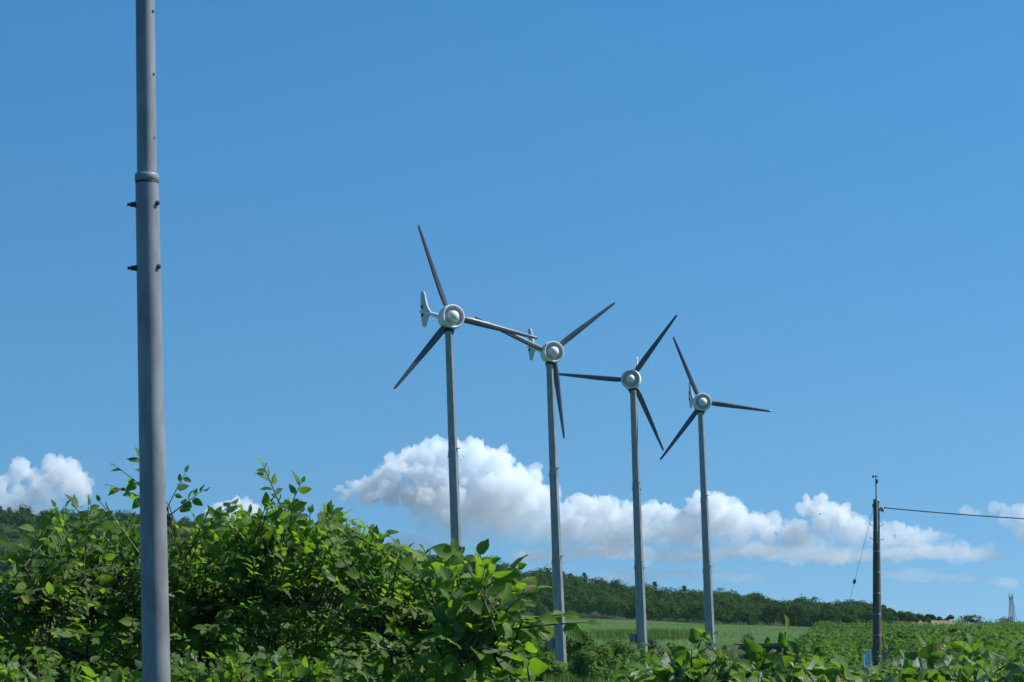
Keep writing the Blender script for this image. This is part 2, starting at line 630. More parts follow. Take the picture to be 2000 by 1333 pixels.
cloud('tall white cumulus cloud behind the two left turbine towers',
      [(770, 915, 24), (800, 900, 28), (835, 890, 30), (880, 885, 28), (925, 893, 34), (960, 910, 36), (985, 938, 34),
       (745, 938, 24), (715, 952, 20), (690, 957, 14), (668, 954, 9), (850, 940, 52), (920, 960, 60), (985, 975, 50), (1020, 955, 42), (1046, 980, 40),
       (960, 1015, 52), (1010, 1025, 48), (1060, 1030, 40), (830, 975, 40), (880, 1000, 46), (905, 1045, 40), (1045, 1065, 36), (970, 1062, 36), (850, 1035, 34),
       (770, 965, 26), (725, 975, 18)],
      0.042, 1.05, seed=1, base=(1088, 860))
cloud('broken white cumulus cloud between the second and third turbine towers',
      [(1105, 1010, 24), (1130, 1000, 21), (1155, 996, 21), (1185, 1000, 24), (1215, 1008, 22), (1125, 1035, 32), (1170, 1035, 36),
       (1220, 1040, 32), (1090, 1050, 30), (1150, 1062, 26), (1200, 1064, 26), (1245, 1055, 28), (1235, 1028, 28), (1100, 1035, 30), (1185, 1080, 20)], 0.042, 0.95, seed=2, voxel=5.5, base=(1108, 950))
cloud('lumpy white cumulus cloud around the third and rightmost turbine towers',
      [(1262, 1003, 24), (1290, 1000, 22), (1315, 1013, 24), (1270, 1035, 34), (1320, 1040, 32), (1365, 992, 24), (1392, 986, 24), (1412, 998, 28),
       (1440, 1014, 28), (1475, 1022, 24), (1505, 1025, 22), (1400, 1035, 38), (1450, 1048, 32), (1500, 1050, 28), (1345, 1058, 30), (1540, 1052, 24), (1570, 1062, 22),
       (1300, 1066, 26), (1420, 1066, 28), (1490, 1070, 24), (1345, 1028, 28), (1240, 1050, 26), (1555, 1040, 22), (1600, 1068, 20), (1380, 1080, 22)],
      0.042, 0.95, seed=3, voxel=5.5, base=(1106, 950))
cloud('white cumulus cloud sloping down behind the utility pole',
      [(1578, 992, 19), (1598, 992, 20), (1620, 1004, 22), (1640, 1016, 26), (1665, 1032, 27), (1690, 1046, 27), (1725, 1046, 26), (1755, 1046, 24),
       (1785, 1050, 24), (1815, 1054, 22), (1840, 1060, 18), (1610, 1030, 30), (1650, 1058, 28), (1720, 1066, 22), (1790, 1070, 20), (1868, 1070, 14), (1590, 1062, 24), (1850, 1078, 14), (1885, 1072, 12), (1565, 1045, 22), (1760, 1075, 22), (1690, 1078, 20)],
      0.040, 0.9, seed=4, voxel=5, base=(1106, 950))
cloud('round white cumulus cloud at the left edge above the dark hill',
      [(38, 918, 22), (25, 930, 18), (60, 930, 20), (100, 925, 24), (122, 925, 28), (140, 940, 30), (155, 960, 26), (95, 955, 34), (150, 985, 24),
       (60, 955, 18), (110, 985, 28), (50, 975, 24), (90, 1000, 24)], 0.042, 0.8, seed=5, voxel=5, base=(1010, 860))
cloud('white cloud bank sinking behind the hill in the left corner',
      [(-30, 960, 36), (0, 975, 24), (20, 985, 20), (45, 992, 16), (70, 1000, 12), (-20, 1000, 40)], 0.035, 0.75, seed=6, voxel=5)
cloud('small white cloud peeping over the middle of the leafy shrubs',
      [(440, 1000, 20), (470, 988, 18), (490, 1000, 20), (415, 1010, 14), (460, 1015, 24)], 0.03, 0.7, seed=7, voxel=5)
cloud('thin white cloud at the right edge behind the overhead cable',
      [(1888, 998, 9), (1905, 1004, 9), (1940, 992, 9), (1960, 992, 10), (1975, 1000, 14), (1995, 1005, 18), (2030, 1005, 30), (1965, 1015, 14), (2000, 1030, 20)],
      0.014, 0.55, seed=8, voxel=5)
cloud('low white cloud just above the shrubs left of the first tower',
      [(775, 1060, 16), (805, 1058, 18), (830, 1066, 14), (790, 1075, 20), (845, 1075, 14)], 0.012, 0.6, seed=9, voxel=5)
cloud('thin flat cloud layer under the long cumulus bank',
      [(x, 1082 + 5 * math.sin(x * 0.02), 42) for x in range(1040, 1930, 44)], 0.0075, 0.6, seed=10, voxel=5.5, flat=0.30)
cloud('faint flat cloud streak above the forest hill',
      [(x, 1128 + 7 * math.sin(x * 0.013), 34) for x in range(1100, 1480, 40)], 0.0045, 0.5, seed=11, voxel=5.5, flat=0.3)
cloud('faint cloud streak right of the utility pole low over the horizon',
      [(x, 1122 + (x - 1740) * 0.07, 30) for x in range(1740, 1960, 36)], 0.0045, 0.5, seed=12, voxel=5, flat=0.25)


# ------------------------------------------------------------------ wind turbines
def turbine(label, hub, base, top, d, yaw, blade0):
    """hub, base, top: photo pixels at depth d; yaw: axis turned towards +X; blade0: clockwise angle of the first blade"""
    H = P(hub[0], hub[1], d)
    Bp = P(base[0], base[1], d)
    Tp = P(top[0], top[1], d)
    Bp.z = tz(Bp.x, Bp.y) - 0.15
    root = empty('wind_turbine', (Bp.x, Bp.y, Bp.z + 0.15))
    O = root.location.copy()
    tag(root, label, 'wind turbine', 'small wind turbines standing in a row')
    # line of sight to camera in plan, then yaw
    los = Vector((-H.x, -H.y, 0)).normalized()
    fw = Matrix.Rotation(yaw, 3, 'Z') @ los          # rotor axis, towards the viewer
    fw.z = 0.02
    fw.normalize()
    right = Vector((0, 0, 1)).cross(fw).normalized()   # viewer's right
    up = fw.cross(right)

    def W(r, f, u):
        return H + right * r + fw * f + up * u
    # tower: four tapered octagonal sections, slip-jointed
    ax = Tp - Bp
    Tl = ax.length
    r_at = lambda t: 0.235 + (0.132 - 0.235) * t
    cuts = [0.0, 0.38, 0.66, 1.0]
    ph = math.radians(22.5 + 7)
    for k in range(3):
        t0, t1 = cuts[k], cuts[k + 1]
        MB().tube([Bp + ax * t0, Bp + ax * t1], [r_at(t0) + (0.0 if k == 0 else -0.006), r_at(t1) + (0.004 if k < 2 else 0)], 8, True, False, ph).build('tower_section', M['galv'], root, O)
        if k < 2:
            c = MB().tube([Bp + ax * (t1 - 0.010), Bp + ax * (t1 + 0.001)], r_at(t1) + 0.012, 8, True, False, ph).build('joint_collar', M['galv'], root, O)
            for sgn in (1, -1):
                q = Bp + ax * t1
                sd = right * sgn
                MB().box(q + sd * (r_at(t1) * 0.72) + fw * (r_at(t1) * 0.80) + Vector((0, 0, 0.10)), (0.12, 0.05, 0.04)).build('joint_clip', M['band'], c)
                MB().box(q + sd * (r_at(t1) * 0.99) + Vector((0, 0, -0.16)), (0.07, 0.10, 0.05)).build('joint_clip', M['band'], c)
    # control box with bracket at the tower foot
    q = Bp + ax * (1.30 / Tl)
    left = Vector((-1, 0, 0))
    bx = MB().box(q + left * 0.37 + Vector((0, 0.10, 0)), (0.26, 0.22, 0.42)).build('control_box', M['box_grey'], root, O)
    MB().box(q + left * 0.225 + Vector((0, 0.10, 0)), (0.06, 0.12, 0.36)).build('box_bracket', M['black'], bx)
    # yaw neck below the nacelle
    nb = W(0, -0.26, -0.52)
    MB().tube([Tp - Vector((0, 0, 0.03)), (Tp + W(0, -0.24, -0.30)) / 2, W(0, -0.24, -0.28)], [0.17, 0.165, 0.16], 16).build('yaw_neck', M['black'], root, O)
    # nacelle drum
    drum = [(0.0, -0.78), (0.10, -0.775), (0.20, -0.72), (0.30, -0.60), (0.375, -0.42), (0.41, -0.22), (0.415, -0.08), (0.405, 0.02), (0.395, 0.05)]
    nac = MB().lathe(drum, H, fw, 40)
    nac.lathe([(0.0, 0), (0.15, 0.0), (0.19, 0.10), (0.21, 0.30), (0.21, 0.42)], W(0, -0.24, -0.46), (0, 0, 1), 24)
    nac.build('nacelle', M['nacelle'], root, O)
    ring = MB().lathe([(0.395, 0.052), (0.40, 0.075), (0.392, 0.105), (0.372, 0.118), (0.352, 0.112), (0.338, 0.085), (0.33, 0.055)], H, fw, 40)
    ring.build('front_rim', M['nacelle'], root, O)
    MB().lathe([(0.332, 0.053), (0.30, 0.035), (0.262, 0.033), (0.235, 0.05), (0.225, 0.075), (0.205, 0.08), (0.19, 0.055)], H, fw, 40).build('groove_ring', M['nacelle_grey'], root, O)
    dome = [(0.195, 0.055)] + [(0.190 * math.cos(a), 0.085 + 0.17 * math.sin(a)) for a in np.linspace(0, math.pi / 2 - 0.001, 9)]
    MB().lathe(dome, H, fw, 32).build('spinner', M['nacelle'], root, O)
    # blades
    R = 3.24
    for k in range(3):
        a = blade0 + k * 2 * math.pi / 3
        rad = right * math.sin(a) + up * math.cos(a)
        tan = right * math.cos(a) - up * math.sin(a)      # clockwise direction as seen by the viewer
        b = MB()
        st = [0.30, 0.42, 0.50, 0.70, 1.0, 1.5, 2.0, 2.5, 2.9, 3.12, 3.21, R]
        ch = [0.19, 0.20, 0.22, 0.232, 0.224, 0.197, 0.166, 0.135, 0.108, 0.090, 0.070, 0.030]
        tw = [26, 25, 23, 20, 16, 11, 7.5, 5, 3.5, 3, 3, 3]
        th = [0.5, 0.42, 0.34, 0.24, 0.2, 0.17, 0.15, 0.14, 0.13, 0.13, 0.13, 0.13]
        rings = []
        prof = [(-0.32, 0.0), (-0.27, 0.42), (-0.10, 0.62), (0.15, 0.55), (0.42, 0.28), (0.68, 0.0), (0.42, -0.10), (0.15, -0.28), (-0.10, -0.38), (-0.27, -0.30)]
        for s, c, w, t in zip(st, ch, tw, th):
            w = math.radians(w)
            cdir = tan * math.cos(w) - fw * math.sin(w)
            ndir = tan * math.sin(w) + fw * math.cos(w)
            o = H - fw * 0.16 + rad * s
            rings.append([o - cdir * (x * c) + ndir * (y * c * t) for x, y in prof])
        vs = [p for r in rings for p in r]
        n = len(prof)
        fs = []
        for i in range(len(rings) - 1):
            for j in range(n):
                p0, p1 = i * n + j, i * n + (j + 1) % n
                fs.append((p0, p1, p1 + n, p0 + n))
        b.add(vs, fs, True)
        b.add(rings[0], [tuple(reversed(range(n)))])
        b.add(rings[-1], [tuple(range(n))])
        b.build('blade', M['blade'], root, O)
    # tail boom, fins
    L = 2.25
    rise = 0.50
    t_end = W(0, -L, rise)
    boom = MB().tube([W(0, -0.62, 0.02), W(0, -1.2, 0.02 + 0.18), t_end, W(0, -L - 0.75, rise + 0.16)], [0.12, 0.085, 0.06, 0.045], 12)
    boom.build('tail_boom', M['nacelle'], root, O)

    def plate(name, poly, th, mat):
        bb = MB()
        f1 = [W(-th / 2, p, q) for p, q in poly]
        f2 = [W(th / 2, p, q) for p, q in poly]
        n = len(poly)
        bb.add(f1, [tuple(range(n))])
        bb.add(f2, [tuple(reversed(range(n)))])
        for i in range(n):
            j = (i + 1) % n
            bb.add([f1[i], f1[j], f2[j], f2[i]], [(0, 1, 2, 3)])
        return bb.build(name, mat, root, O)
    z0 = rise + 0.02
    fx = -L
    upper = [(fx + 0.28, z0 - 0.030), (fx + 0.12, z0 + 0.080), (fx - 0.05, z0 + 0.258), (fx - 0.16, z0 + 0.482), (fx - 0.24, z0 + 0.688), (fx - 0.36, z0 + 0.774),
             (fx - 0.52, z0 + 0.808), (fx - 0.60, z0 + 0.774), (fx - 0.62, z0 + 0.430), (fx - 0.62, z0 + 0.120)]
    fin_up = plate('tail_fin', upper, 0.045, M['fin'])
    lower = [(fx + 0.24, z0 - 0.120), (fx + 0.05, z0 - 0.160), (fx - 0.10, z0 - 0.292), (fx - 0.22, z0 - 0.430), (fx - 0.36, z0 - 0.456), (fx - 0.46, z0 - 0.430),
             (fx - 0.60, z0 - 0.100), (fx - 0.62, z0 + 0.040)]
    fin_low = plate('tail_fin', lower, 0.045, M['fin'])
    for (p, q, fin) in ((fx - 0.50, z0 + 0.27, fin_up), (fx - 0.48, z0 - 0.02, fin_low)):
        MB().box(W(0, p, q), (0.10, 0.12, 0.11), Matrix((right, fw, up)).transposed()).build('fin_marker', M['black'], fin)
    return root


D1 = 72.0
turbine('leftmost and tallest of the four wind turbines, one blade pointing up left', (884, 619), (901, 1338), (876.5, 648), D1, math.radians(22), math.radians(-19.6))
turbine('second wind turbine from the left with one blade hanging straight down', (1080.5, 688), (1096.5, 1318), (1073.5, 712), D1 * 1.115, math.radians(19), math.radians(52.8))
turbine('third wind turbine from the left with one blade pointing left', (1232, 741), (1255.5, 1299), (1236.5, 763), D1 * 1.23, math.radians(-6), math.radians(36.6))
turbine('rightmost and smallest looking of the four wind turbines', (1372, 786), (1389, 1293), (1368.5, 806), D1 * 1.345, math.radians(12), math.radians(-22.6))


# ------------------------------------------------------------------ near roadside post
def near_post():
    Y = 11.0
    m = F / Y
    root = empty('roadside_post', (P(303, 1336, Y).x, Y, 0))
    O = root.location.copy()
    tag(root, 'thick grey galvanised roadside post in the left foreground with bolted sleeve joint', 'post')
    bot = P(305.5, 1333, Y)
    j = P(287, 345, Y)
    ext = bot + (bot - j) * ((bot.z + 0.1) / (j.z - bot.z))
    rb, rj = 55 / 2 / m, 45 / 2 / m
    rext = rb + (rb - rj) * (bot.z + 0.1) / (j.z - bot.z)
    MB().tube([ext, j], [rext, rj], 40).build('lower_tube', M['galv_pole'], root, O)
    topx = P(283.5, 0, Y)
    top = j + (topx - j) * 1.6
    MB().tube([j - (topx - j) * 0.1, top], [38.5 / 2 / m, 36 / 2 / m], 40).build('upper_tube', M['galv_pole'], root, O)
    axis = (topx - j).normalized()
    rc = 45 / 2 / m
    col = MB().lathe([(rc * 0.82, 0.004), (rc * 1.00, 0.006), (rc * 1.04, 0.002), (rc * 1.04, -0.030), (rc * 1.00, -0.032)], j + axis * 0.005, axis, 40)
    col.build('sleeve_collar', M['galv_pole'], root, O)
    MB().lathe([(rc * 1.0, 0.0), (rc * 1.025, -0.002), (rc * 1.025, -0.008), (rc * 1.0, -0.01)], j - axis * 0.028, axis, 40).build('sealing_gap', M['black'], root, O)
    for py in (400, 524):
        c = P(290 + (py - 400) * 0.012, py, Y)
        r = rj + (rb - rj) * (py - 345) / 988
        sdir = Vector((-0.995, -0.08, 0)).normalized()
        b = MB().tube([c + sdir * (r - 0.004), c + sdir * (r + 0.010)], 0.0175, 6, True, False)
        b.tube([c + sdir * (r + 0.010), c + sdir * (r + 0.030)], 0.0135, 6, True, False)
        b.tube([c + sdir * (r + 0.028), c + sdir * (r + 0.048)], 0.008, 10)
        b.build('clamp_bolt', M['bolt'], root, O)
        sd2 = Vector((0.86, -0.51, 0.02)).normalized()
        b = MB().tube([c + sd2 * (r - 0.004), c + sd2 * (r + 0.007)], 0.0125, 6, True, False)
        b.tube([c + sd2 * (r + 0.006), c + sd2 * (r + 0.012)], 0.007, 10)
        b.build('clamp_bolt', M['bolt'], root, O)
    for py in (25, 148, 272):
        c = P(283.5 + py * 0.008, py, Y)
        sd2 = Vector((0.90, -0.43, 0)).normalized()
        r = 37.5 / 2 / m
        MB().tube([c + sd2 * (r - 0.004), c + sd2 * (r + 0.002)], 0.0085, 10).build('hole_plug', M['black'], root, O)


near_post()


# ------------------------------------------------------------------ utility pole, wires, small built things
def utility_pole():
    Y = 80.0
    m = F / Y
    base = P(1713.5, 1300, Y)
    base.z = tz(base.x, base.y) - 0.1
    top = P(1711.5, 977, Y)
    root = empty('utility_pole', (base.x, base.y, base.z + 0.1))
    O = root.location.copy()
    tag(root, 'dark weathered wooden utility pole carrying a wind gauge on its top', 'utility pole')
    ax = top - base
    MB().tube([base + ax * t for t in (0, .3, .6, .9, 1)], [0.172, 0.160, 0.143, 0.118, 0.108], 24).build('pole_shaft', M['wood'], root, O)
    n0 = ax.normalized()
    for k in range(8):
        py = 1046 + k * 41
        t = ((HOR - py) * CR / F * Y + EYE - base.z) / ax.z
        if t < 0.03:
            continue
        r = np.interp(t, [0, .3, .6, .9, 1], [0.172, 0.160, 0.143, 0.118, 0.108])
        c = base + ax * t
        MB().lathe([(r * 0.99, -0.010), (r + 0.005, -0.009), (r + 0.005, 0.009), (r * 0.99, 0.010)], c, n0, 24).build('steel_band', M['band'], root, O)
    # cap hoop and conduit
    MB().tube([top + Vector((0.0, -0.115, -1.6)), top + Vector((0.0, -0.120, -0.3)), top + Vector((0.0, -0.11, 0.1))], 0.022, 8).build('conduit', M['porcelain'], root, O)
    MB().lathe([(0.105, -0.10), (0.122, -0.09), (0.122, 0.02), (0.10, 0.03)], top, n0, 20).build('top_hoop', M['box_grey'], root, O)
    # step pegs
    for py, s, rise in ((1030, -1, 0.09), (1030, 1, 0.09), (1055, -1, 0.06), (1055, 1, 0.0)):
        c = P(1712, py, Y)
        MB().tube([c + Vector((s * 0.10, -0.03, 0)), c + Vector((s * 0.23, -0.05, rise)), c + Vector((s * 0.26, -0.05, rise + 0.05))], 0.011, 6).build('step_peg', M['bolt'], root, O)
    # bracket with insulators on the right, guy clamp on the left
    c = P(1720, 996, Y)
    arm = MB().tube([c + Vector((-0.1, 0, 0.06)), c + Vector((0.10, -0.02, -0.02)), c + Vector((0.16, -0.02, 0.1))], 0.02, 6)
    arm = arm.build('bracket_arm', M['bolt'], root, O)
    for k in range(3):
        q = P(1717.5 + k * 3.6, 994 + k * 1.2, Y) + Vector((0, -0.05, 0))
        MB().tube([q + Vector((-0.03, 0, 0.09)), q + Vector((0.0, 0, 0)), q + Vector((0.035, 0, -0.10))], [0.024, 0.032, 0.026], 8).build('insulator', M['box_grey'] if k % 2 else M['porcelain'], arm)
    c = P(1706.5, 988, Y)
    MB().box(c, (0.09, 0.10, 0.14)).build('guy_clamp', M['bolt'], root, O)
    # wind gauge: mast, body, cross arm, cups, vane
    mt = P(1710.5, 934, Y)
    mast = MB().tube([top - Vector((0, 0, 0.2)), mt], [0.028, 0.022], 8)
    mast.build('gauge_mast', M['box_grey'], root, O)
    g = P(1711.5, 940, Y)
    MB().tube([g + Vector((0, 0, -0.10)), g + Vector((0.02, 0, -0.02)), g + Vector((0.01, 0, 0.07))], [0.03, 0.055, 0.03], 10).build('gauge_body', M['black'], root, O)
    a = P(1710.5, 931, Y)
    ga = MB().tube([a + Vector((-0.10, 0, 0.0)), a + Vector((0.06, 0, 0))], 0.012, 6).build('gauge_arm', M['black'], root, O)
    for dx, sz in ((-0.10, 0.05), (0.0, 0.04), (0.06, 0.025)):
        q = a + Vector((dx, 0, 0.0))
        MB().lathe([(0.0, -sz), (sz * 0.7, -sz * 0.6), (sz * 0.75, 0.2 * sz), (sz * 0.4, sz), (0, sz * 1.2)], q, (0, 0, 1), 12).build('gauge_cup', M['black'], ga)
    # overhead cable
    p0 = P(1726, 992, Y)
    pts, n = [], 40
    p1 = P(2000, 1013.5, Y)
    for k in range(n + 1):
        t = k / n * 2.6
        x = p0.x + (p1.x - p0.x) * t
        z = p0.z + (p1.z - p0.z) * (1.22 * t - 0.22 * t * t)
        pts.append((x, Y, z))
    o = MB().tube(pts, 0.020, 8).build('overhead_cable', M['cable'])
    tag(o, 'dark overhead cable running right from the utility pole across the sky', 'cable')
    # guy wire with ball insulator
    g0 = P(1706, 992, Y)
    g1 = P(1652, 1202, Y + 3)
    gd = g1 - g0
    k = (g0.z - tz(g1.x, g1.y)) / (g0.z - g1.z)
    g2 = g0 + gd * k
    rt = empty('guy_wire', g2)
    tag(rt, 'thin slanting guy wire with a small insulator left of the utility pole', 'wire')
    MB().tube([g0, g0 + gd * 0.2, g0 + gd * 0.6, g2], 0.006, 6).build('wire_strand', M['cable'], rt, g2)
    ib = P(1668, 1136, Y + 2)
    q = g0 + gd * ((g0.z - ib.z) / (g0.z - g1.z))
    MB().lathe([(0.012, -0.10), (0.05, -0.08), (0.058, 0), (0.05, 0.08), (0.012, 0.10)], q, gd, 12).build('ball_insulator', M['cable'], rt, g2)


utility_pole()


def blue_sign():
    Y = 76.0
    m = F / Y
    c0, c1 = P(1686, 1270, Y), P(1699, 1270, Y)
    g = tz(c0.x, c0.y)
    w = c1.x - c0.x
    h = 0.92
    z1 = c0.z
    root = empty('notice_board', ((c0.x + c1.x) / 2, Y, g))
    O = root.location.copy()
    tag(root, 'small pale blue notice board in the greenery left of the utility pole', 'sign')
    mt, nt = new_mat('faded_blue_print')
    b = nt.nodes.new('ShaderNodeBsdfPrincipled')
    o = nt.nodes.new('ShaderNodeOutputMaterial')
    nt.links.new(b.outputs[0], o.inputs[0])
    f = noise_tex(nt, 6.0, 3.0, 0.5, stretch=(0.7, 1, 2.4))
    nt.links.new(ramp(nt, f, [(0.36, (0.16, 0.42, 0.72)), (0.47, (0.36, 0.62, 0.85)), (0.57, (0.74, 0.83, 0.88))]), b.inputs['Base Color'])
    b.inputs['Roughness'].default_value = 0.35
    mid = Vector(((c0.x + c1.x) / 2, Y, z1 - h / 2))
    rot = Matrix.Rotation(math.radians(14), 3, 'Z')
    pan = MB().box(mid, (w, 0.10, h), rot).build('panel', mt, root, O)
    for sx in (-1, 1):
        MB().box(mid + rot @ Vector((sx * (w / 2 + 0.012), -0.01, 0)), (0.024, 0.14, h + 0.03), rot).build('frame_side', M['white_frame'], pan)
    MB().box(mid + rot @ Vector((0, -0.01, h / 2 + 0.012)), (w - 0.002, 0.138, 0.024), rot).build('frame_top', M['white_frame'], pan)
    MB().box(mid + rot @ Vector((0, 0.12, 0)), (w * 0.8, 0.12, h * 0.96), rot).build('back_case', M['box_grey'], root, O)
    for sx in (-1, 1):
        q = mid + rot @ Vector((sx * w * 0.3, 0.05, -h / 2))
        MB().tube([(q.x, q.y, g - 0.1), q], 0.02, 8).build('leg', M['band'], root, O)


blue_sign()


def meter_box():
    Y = 83.0
    c = P(1729.5, 1272, Y)
    g = tz(c.x, c.y)
    root = empty('meter_box', (c.x, Y, g))
    O = root.location.copy()
    tag(root, 'low grey equipment box just right of the utility pole foot', 'box')
    h = c.z - g
    MB().box((c.x, Y, g + h / 2 - 0.05), (0.42, 0.3, h)).build('casing', M['box_grey'], root, O)
    MB().box((c.x, Y, g + h - 0.035), (0.46, 0.34, 0.03)).build('lid', M['box_grey'], root, O)
    MB().box((c.x + 0.17, Y - 0.155, g + h - 0.18), (0.05, 0.012, 0.2)).build('label_plate', M['white_frame'], root, O)


meter_box()


def hut():
    Y = 100.0
    c0, c1 = P(1449, 1261, Y), P(1545, 1261, Y)
    g = tz(c0.x, Y)
    w = c1.x - c0.x
    zt = c0.z
    root = empty('low_hut', ((c0.x + c1.x) / 2, Y, g))
    O = root.location.copy()
    tag(root, 'low dark shed with a flat tin roof half hidden by big leaves', 'shed')
    h = zt - g
    nb = 12
    for k in range(nb):
        x = c0.x + w * (k + 0.5) / nb
        MB().box((x, Y + (0.006 if k % 2 else 0), g + h / 2 - 0.05), (w / nb - 0.012, 0.05, h + 0.1)).build('wall_board', M['shed_wall'], root, O)
    MB().box(((c0.x + c1.x) / 2, Y + 0.98, g + h / 2 - 0.08), (w - 0.02, 1.86, h)).build('wall_core', M['shed_wall'], root, O)
    MB().box(((c0.x + c1.x) / 2, Y + 0.92, zt + 0.045), (w + 0.3, 2.3, 0.08)).build('roof', M['shed_roof'], root, O)
    MB().box(((c0.x + c1.x) / 2, Y - 0.245, zt + 0.0), (w + 0.26, 0.03, 0.14)).build('fascia', M['shed_roof'], root, O)


hut()


def lattice_tower():
    Y = 1500.0
    base = P(1976.5, 1232, Y)
    top = P(1974.5, 1166, Y)
    g = tz(base.x, Y)
    root = empty('lattice_tower', (base.x, Y, g))
    O = root.location.copy()
    tag(root, 'distant steel lattice mast with antennas at the right edge', 'mast')
    H = top.z - g
    rb, rt = 1.75, 0.75
    lean = top.x - base.x

    def cpt(k, t):
        r = rb + (rt - rb) * t
        a = math.radians(45 + 90 * k + 12)
        return Vector((base.x + lean * t + r * 1.414 * math.cos(a), Y + r * 1.414 * math.sin(a), g + H * t))
    for k in range(4):
        MB().tube([cpt(k, 0), cpt(k, 1)], 0.20, 5).build('leg', M['lattice'], root, O)
    nlev = 9
    for lv in range(nlev):
        t0, t1 = lv / nlev, (lv + 1) / nlev
        for k in range(4):
            MB().tube([cpt(k, t0), cpt((k + 1) % 4, t1)], 0.11, 4).build('cross_brace', M['lattice'], root, O)
            MB().tube([cpt(k, t1), cpt((k + 1) % 4, t1)], 0.09, 4).build('strut', M['lattice'], root, O)
    MB().box((top.x, Y, g + H * 0.93), (2.3, 2.3, 0.25)).build('platform', M['lattice'], root, O)
    for dx, z0, z1, r in ((-1.4, -0.6, 2.2, 0.28), (0.1, 0, 2.8, 0.12), (1.2, -1.2, 0.9, 0.3), (-0.9, -2.2, -0.2, 0.25), (0.9, 0, 1.7, 0.18)):
        MB().tube([(top.x + dx, Y - 0.5, g + H + z0), (top.x + dx, Y - 0.5, g + H + z1)], r, 8).build('antenna', M['lattice'], root, O)
    MB().tube([(base.x + 4.3, Y, g), (top.x + 1.5, Y, g + H * 0.82)], 0.14, 5).build('stay', M['lattice'], root, O)


lattice_tower()


# ------------------------------------------------------------------ leaf meshes
def leaf_variant(seed, width=0.62, fold=0.10, droop=0.16, wave=0.02, tip=1.6):
    """unit leaf: stalk at the origin, blade along +Y to y=1, top side +Z"""
    r = random.Random(seed)
    st = [0.0, 0.12, 0.30, 0.50, 0.70, 0.88, 1.0]
    hw = [0.03, 0.62, 0.96, 1.0, 0.74, 0.32, 0.0]
    V, UV = [], []
    for i, (t, h) in enumerate(zip(st, hw)):
        y = 0.10 + 0.90 * t
        z = -droop * t * t + r.uniform(-wave, wave)
        w = h * width / 2
        for s in (-1, 0, 1):
            zz = z + (fold * abs(s) * h * 1.0) * width + (r.uniform(-wave, wave) if s else 0)
            V.append((s * w * (1 + r.uniform(-0.05, 0.05)), y - 0.05 * abs(s) * h * (1 - t), zz))
            UV.append((0.5 + 0.5 * s * h, t))
    faces = []
    n = len(st)
    for i in range(n - 1):
        for s in (0, 1):
            a = i * 3 + s
            faces.append((a, a + 1, a + 4, a + 3))
    # stalk
    b = len(V)
    V += [(-0.012, 0.0, 0.0), (0.012, 0.0, 0.0), (0.012, 0.105, 0.002), (-0.012, 0.105, 0.002)]
    UV += [(0.5, 0), (0.5, 0), (0.5, 0.02), (0.5, 0.02)]
    faces.append((b, b + 1, b + 2, b + 3))
    V, UV, faces = np.array(V), np.array(UV), np.array(faces)
    return V, faces, UV


LEAVES = {'broad': [leaf_variant(40 + i, 0.60 + 0.05 * (i % 3), 0.10 + 0.05 * (i % 2), 0.10 + 0.07 * (i % 4)) for i in range(8)],
          'shrub': [leaf_variant(i, 0.46 + 0.05 * (i % 3), 0.10 + 0.05 * (i % 2), 0.10 + 0.07 * (i % 4)) for i in range(8)],
          'weed': [leaf_variant(20 + i, 0.56 + 0.06 * (i % 3), 0.10 + 0.14 * (i % 3), 0.16 + 0.12 * (i % 4), 0.035) for i in range(8)]}
LEAF_ME = {}
for kind, lst in LEAVES.items():
    for i, (V, Fc, UV) in enumerate(lst):
        me = np_mesh('leaf', V, Fc, UV[Fc.ravel()], smooth=True)
        me.materials.append(M['weed_leaf' if kind == 'weed' else 'leaf'])
        LEAF_ME[(kind, i)] = me


def leaf_matrix(pos, axis, normal, size):
    a = axis.normalized()
    n = (normal - a * normal.dot(a))
    if n.length < 1e-3:
        n = a.orthogonal()
    n.normalize()
    x = a.cross(n)
    m = np.eye(4)
    m[:3, 0] = np.array(x) * size
    m[:3, 1] = np.array(a) * size
    m[:3, 2] = np.array(n) * size
    m[:3, 3] = np.array(pos)
    return m


def joined_leaves(kind, items):
    """items: (variant, matrix)"""
    Vs, Fs, Us, Ts = [], [], [], []
    base = 0
    for var, m in items:
        V, Fc, UV = LEAVES[kind][var]
        Vs.append(V @ m[:3, :3].T + m[:3, 3])
        Fs.append(Fc + base)
        Us.append(UV[Fc.ravel()])
        Ts.append(np.full(len(Fc), random.random()))
        base += len(V)
    return np_mesh('foliage', np.concatenate(Vs), np.concatenate(Fs), np.concatenate(Us), np.concatenate(Ts), smooth=True)


def rvec(r):
    return Vector((r.gauss(0, 1), r.gauss(0, 1), r.gauss(0, 1)))


ALL_SHRUBS = []     # filled first; leaves are made objects after the visible ones are known


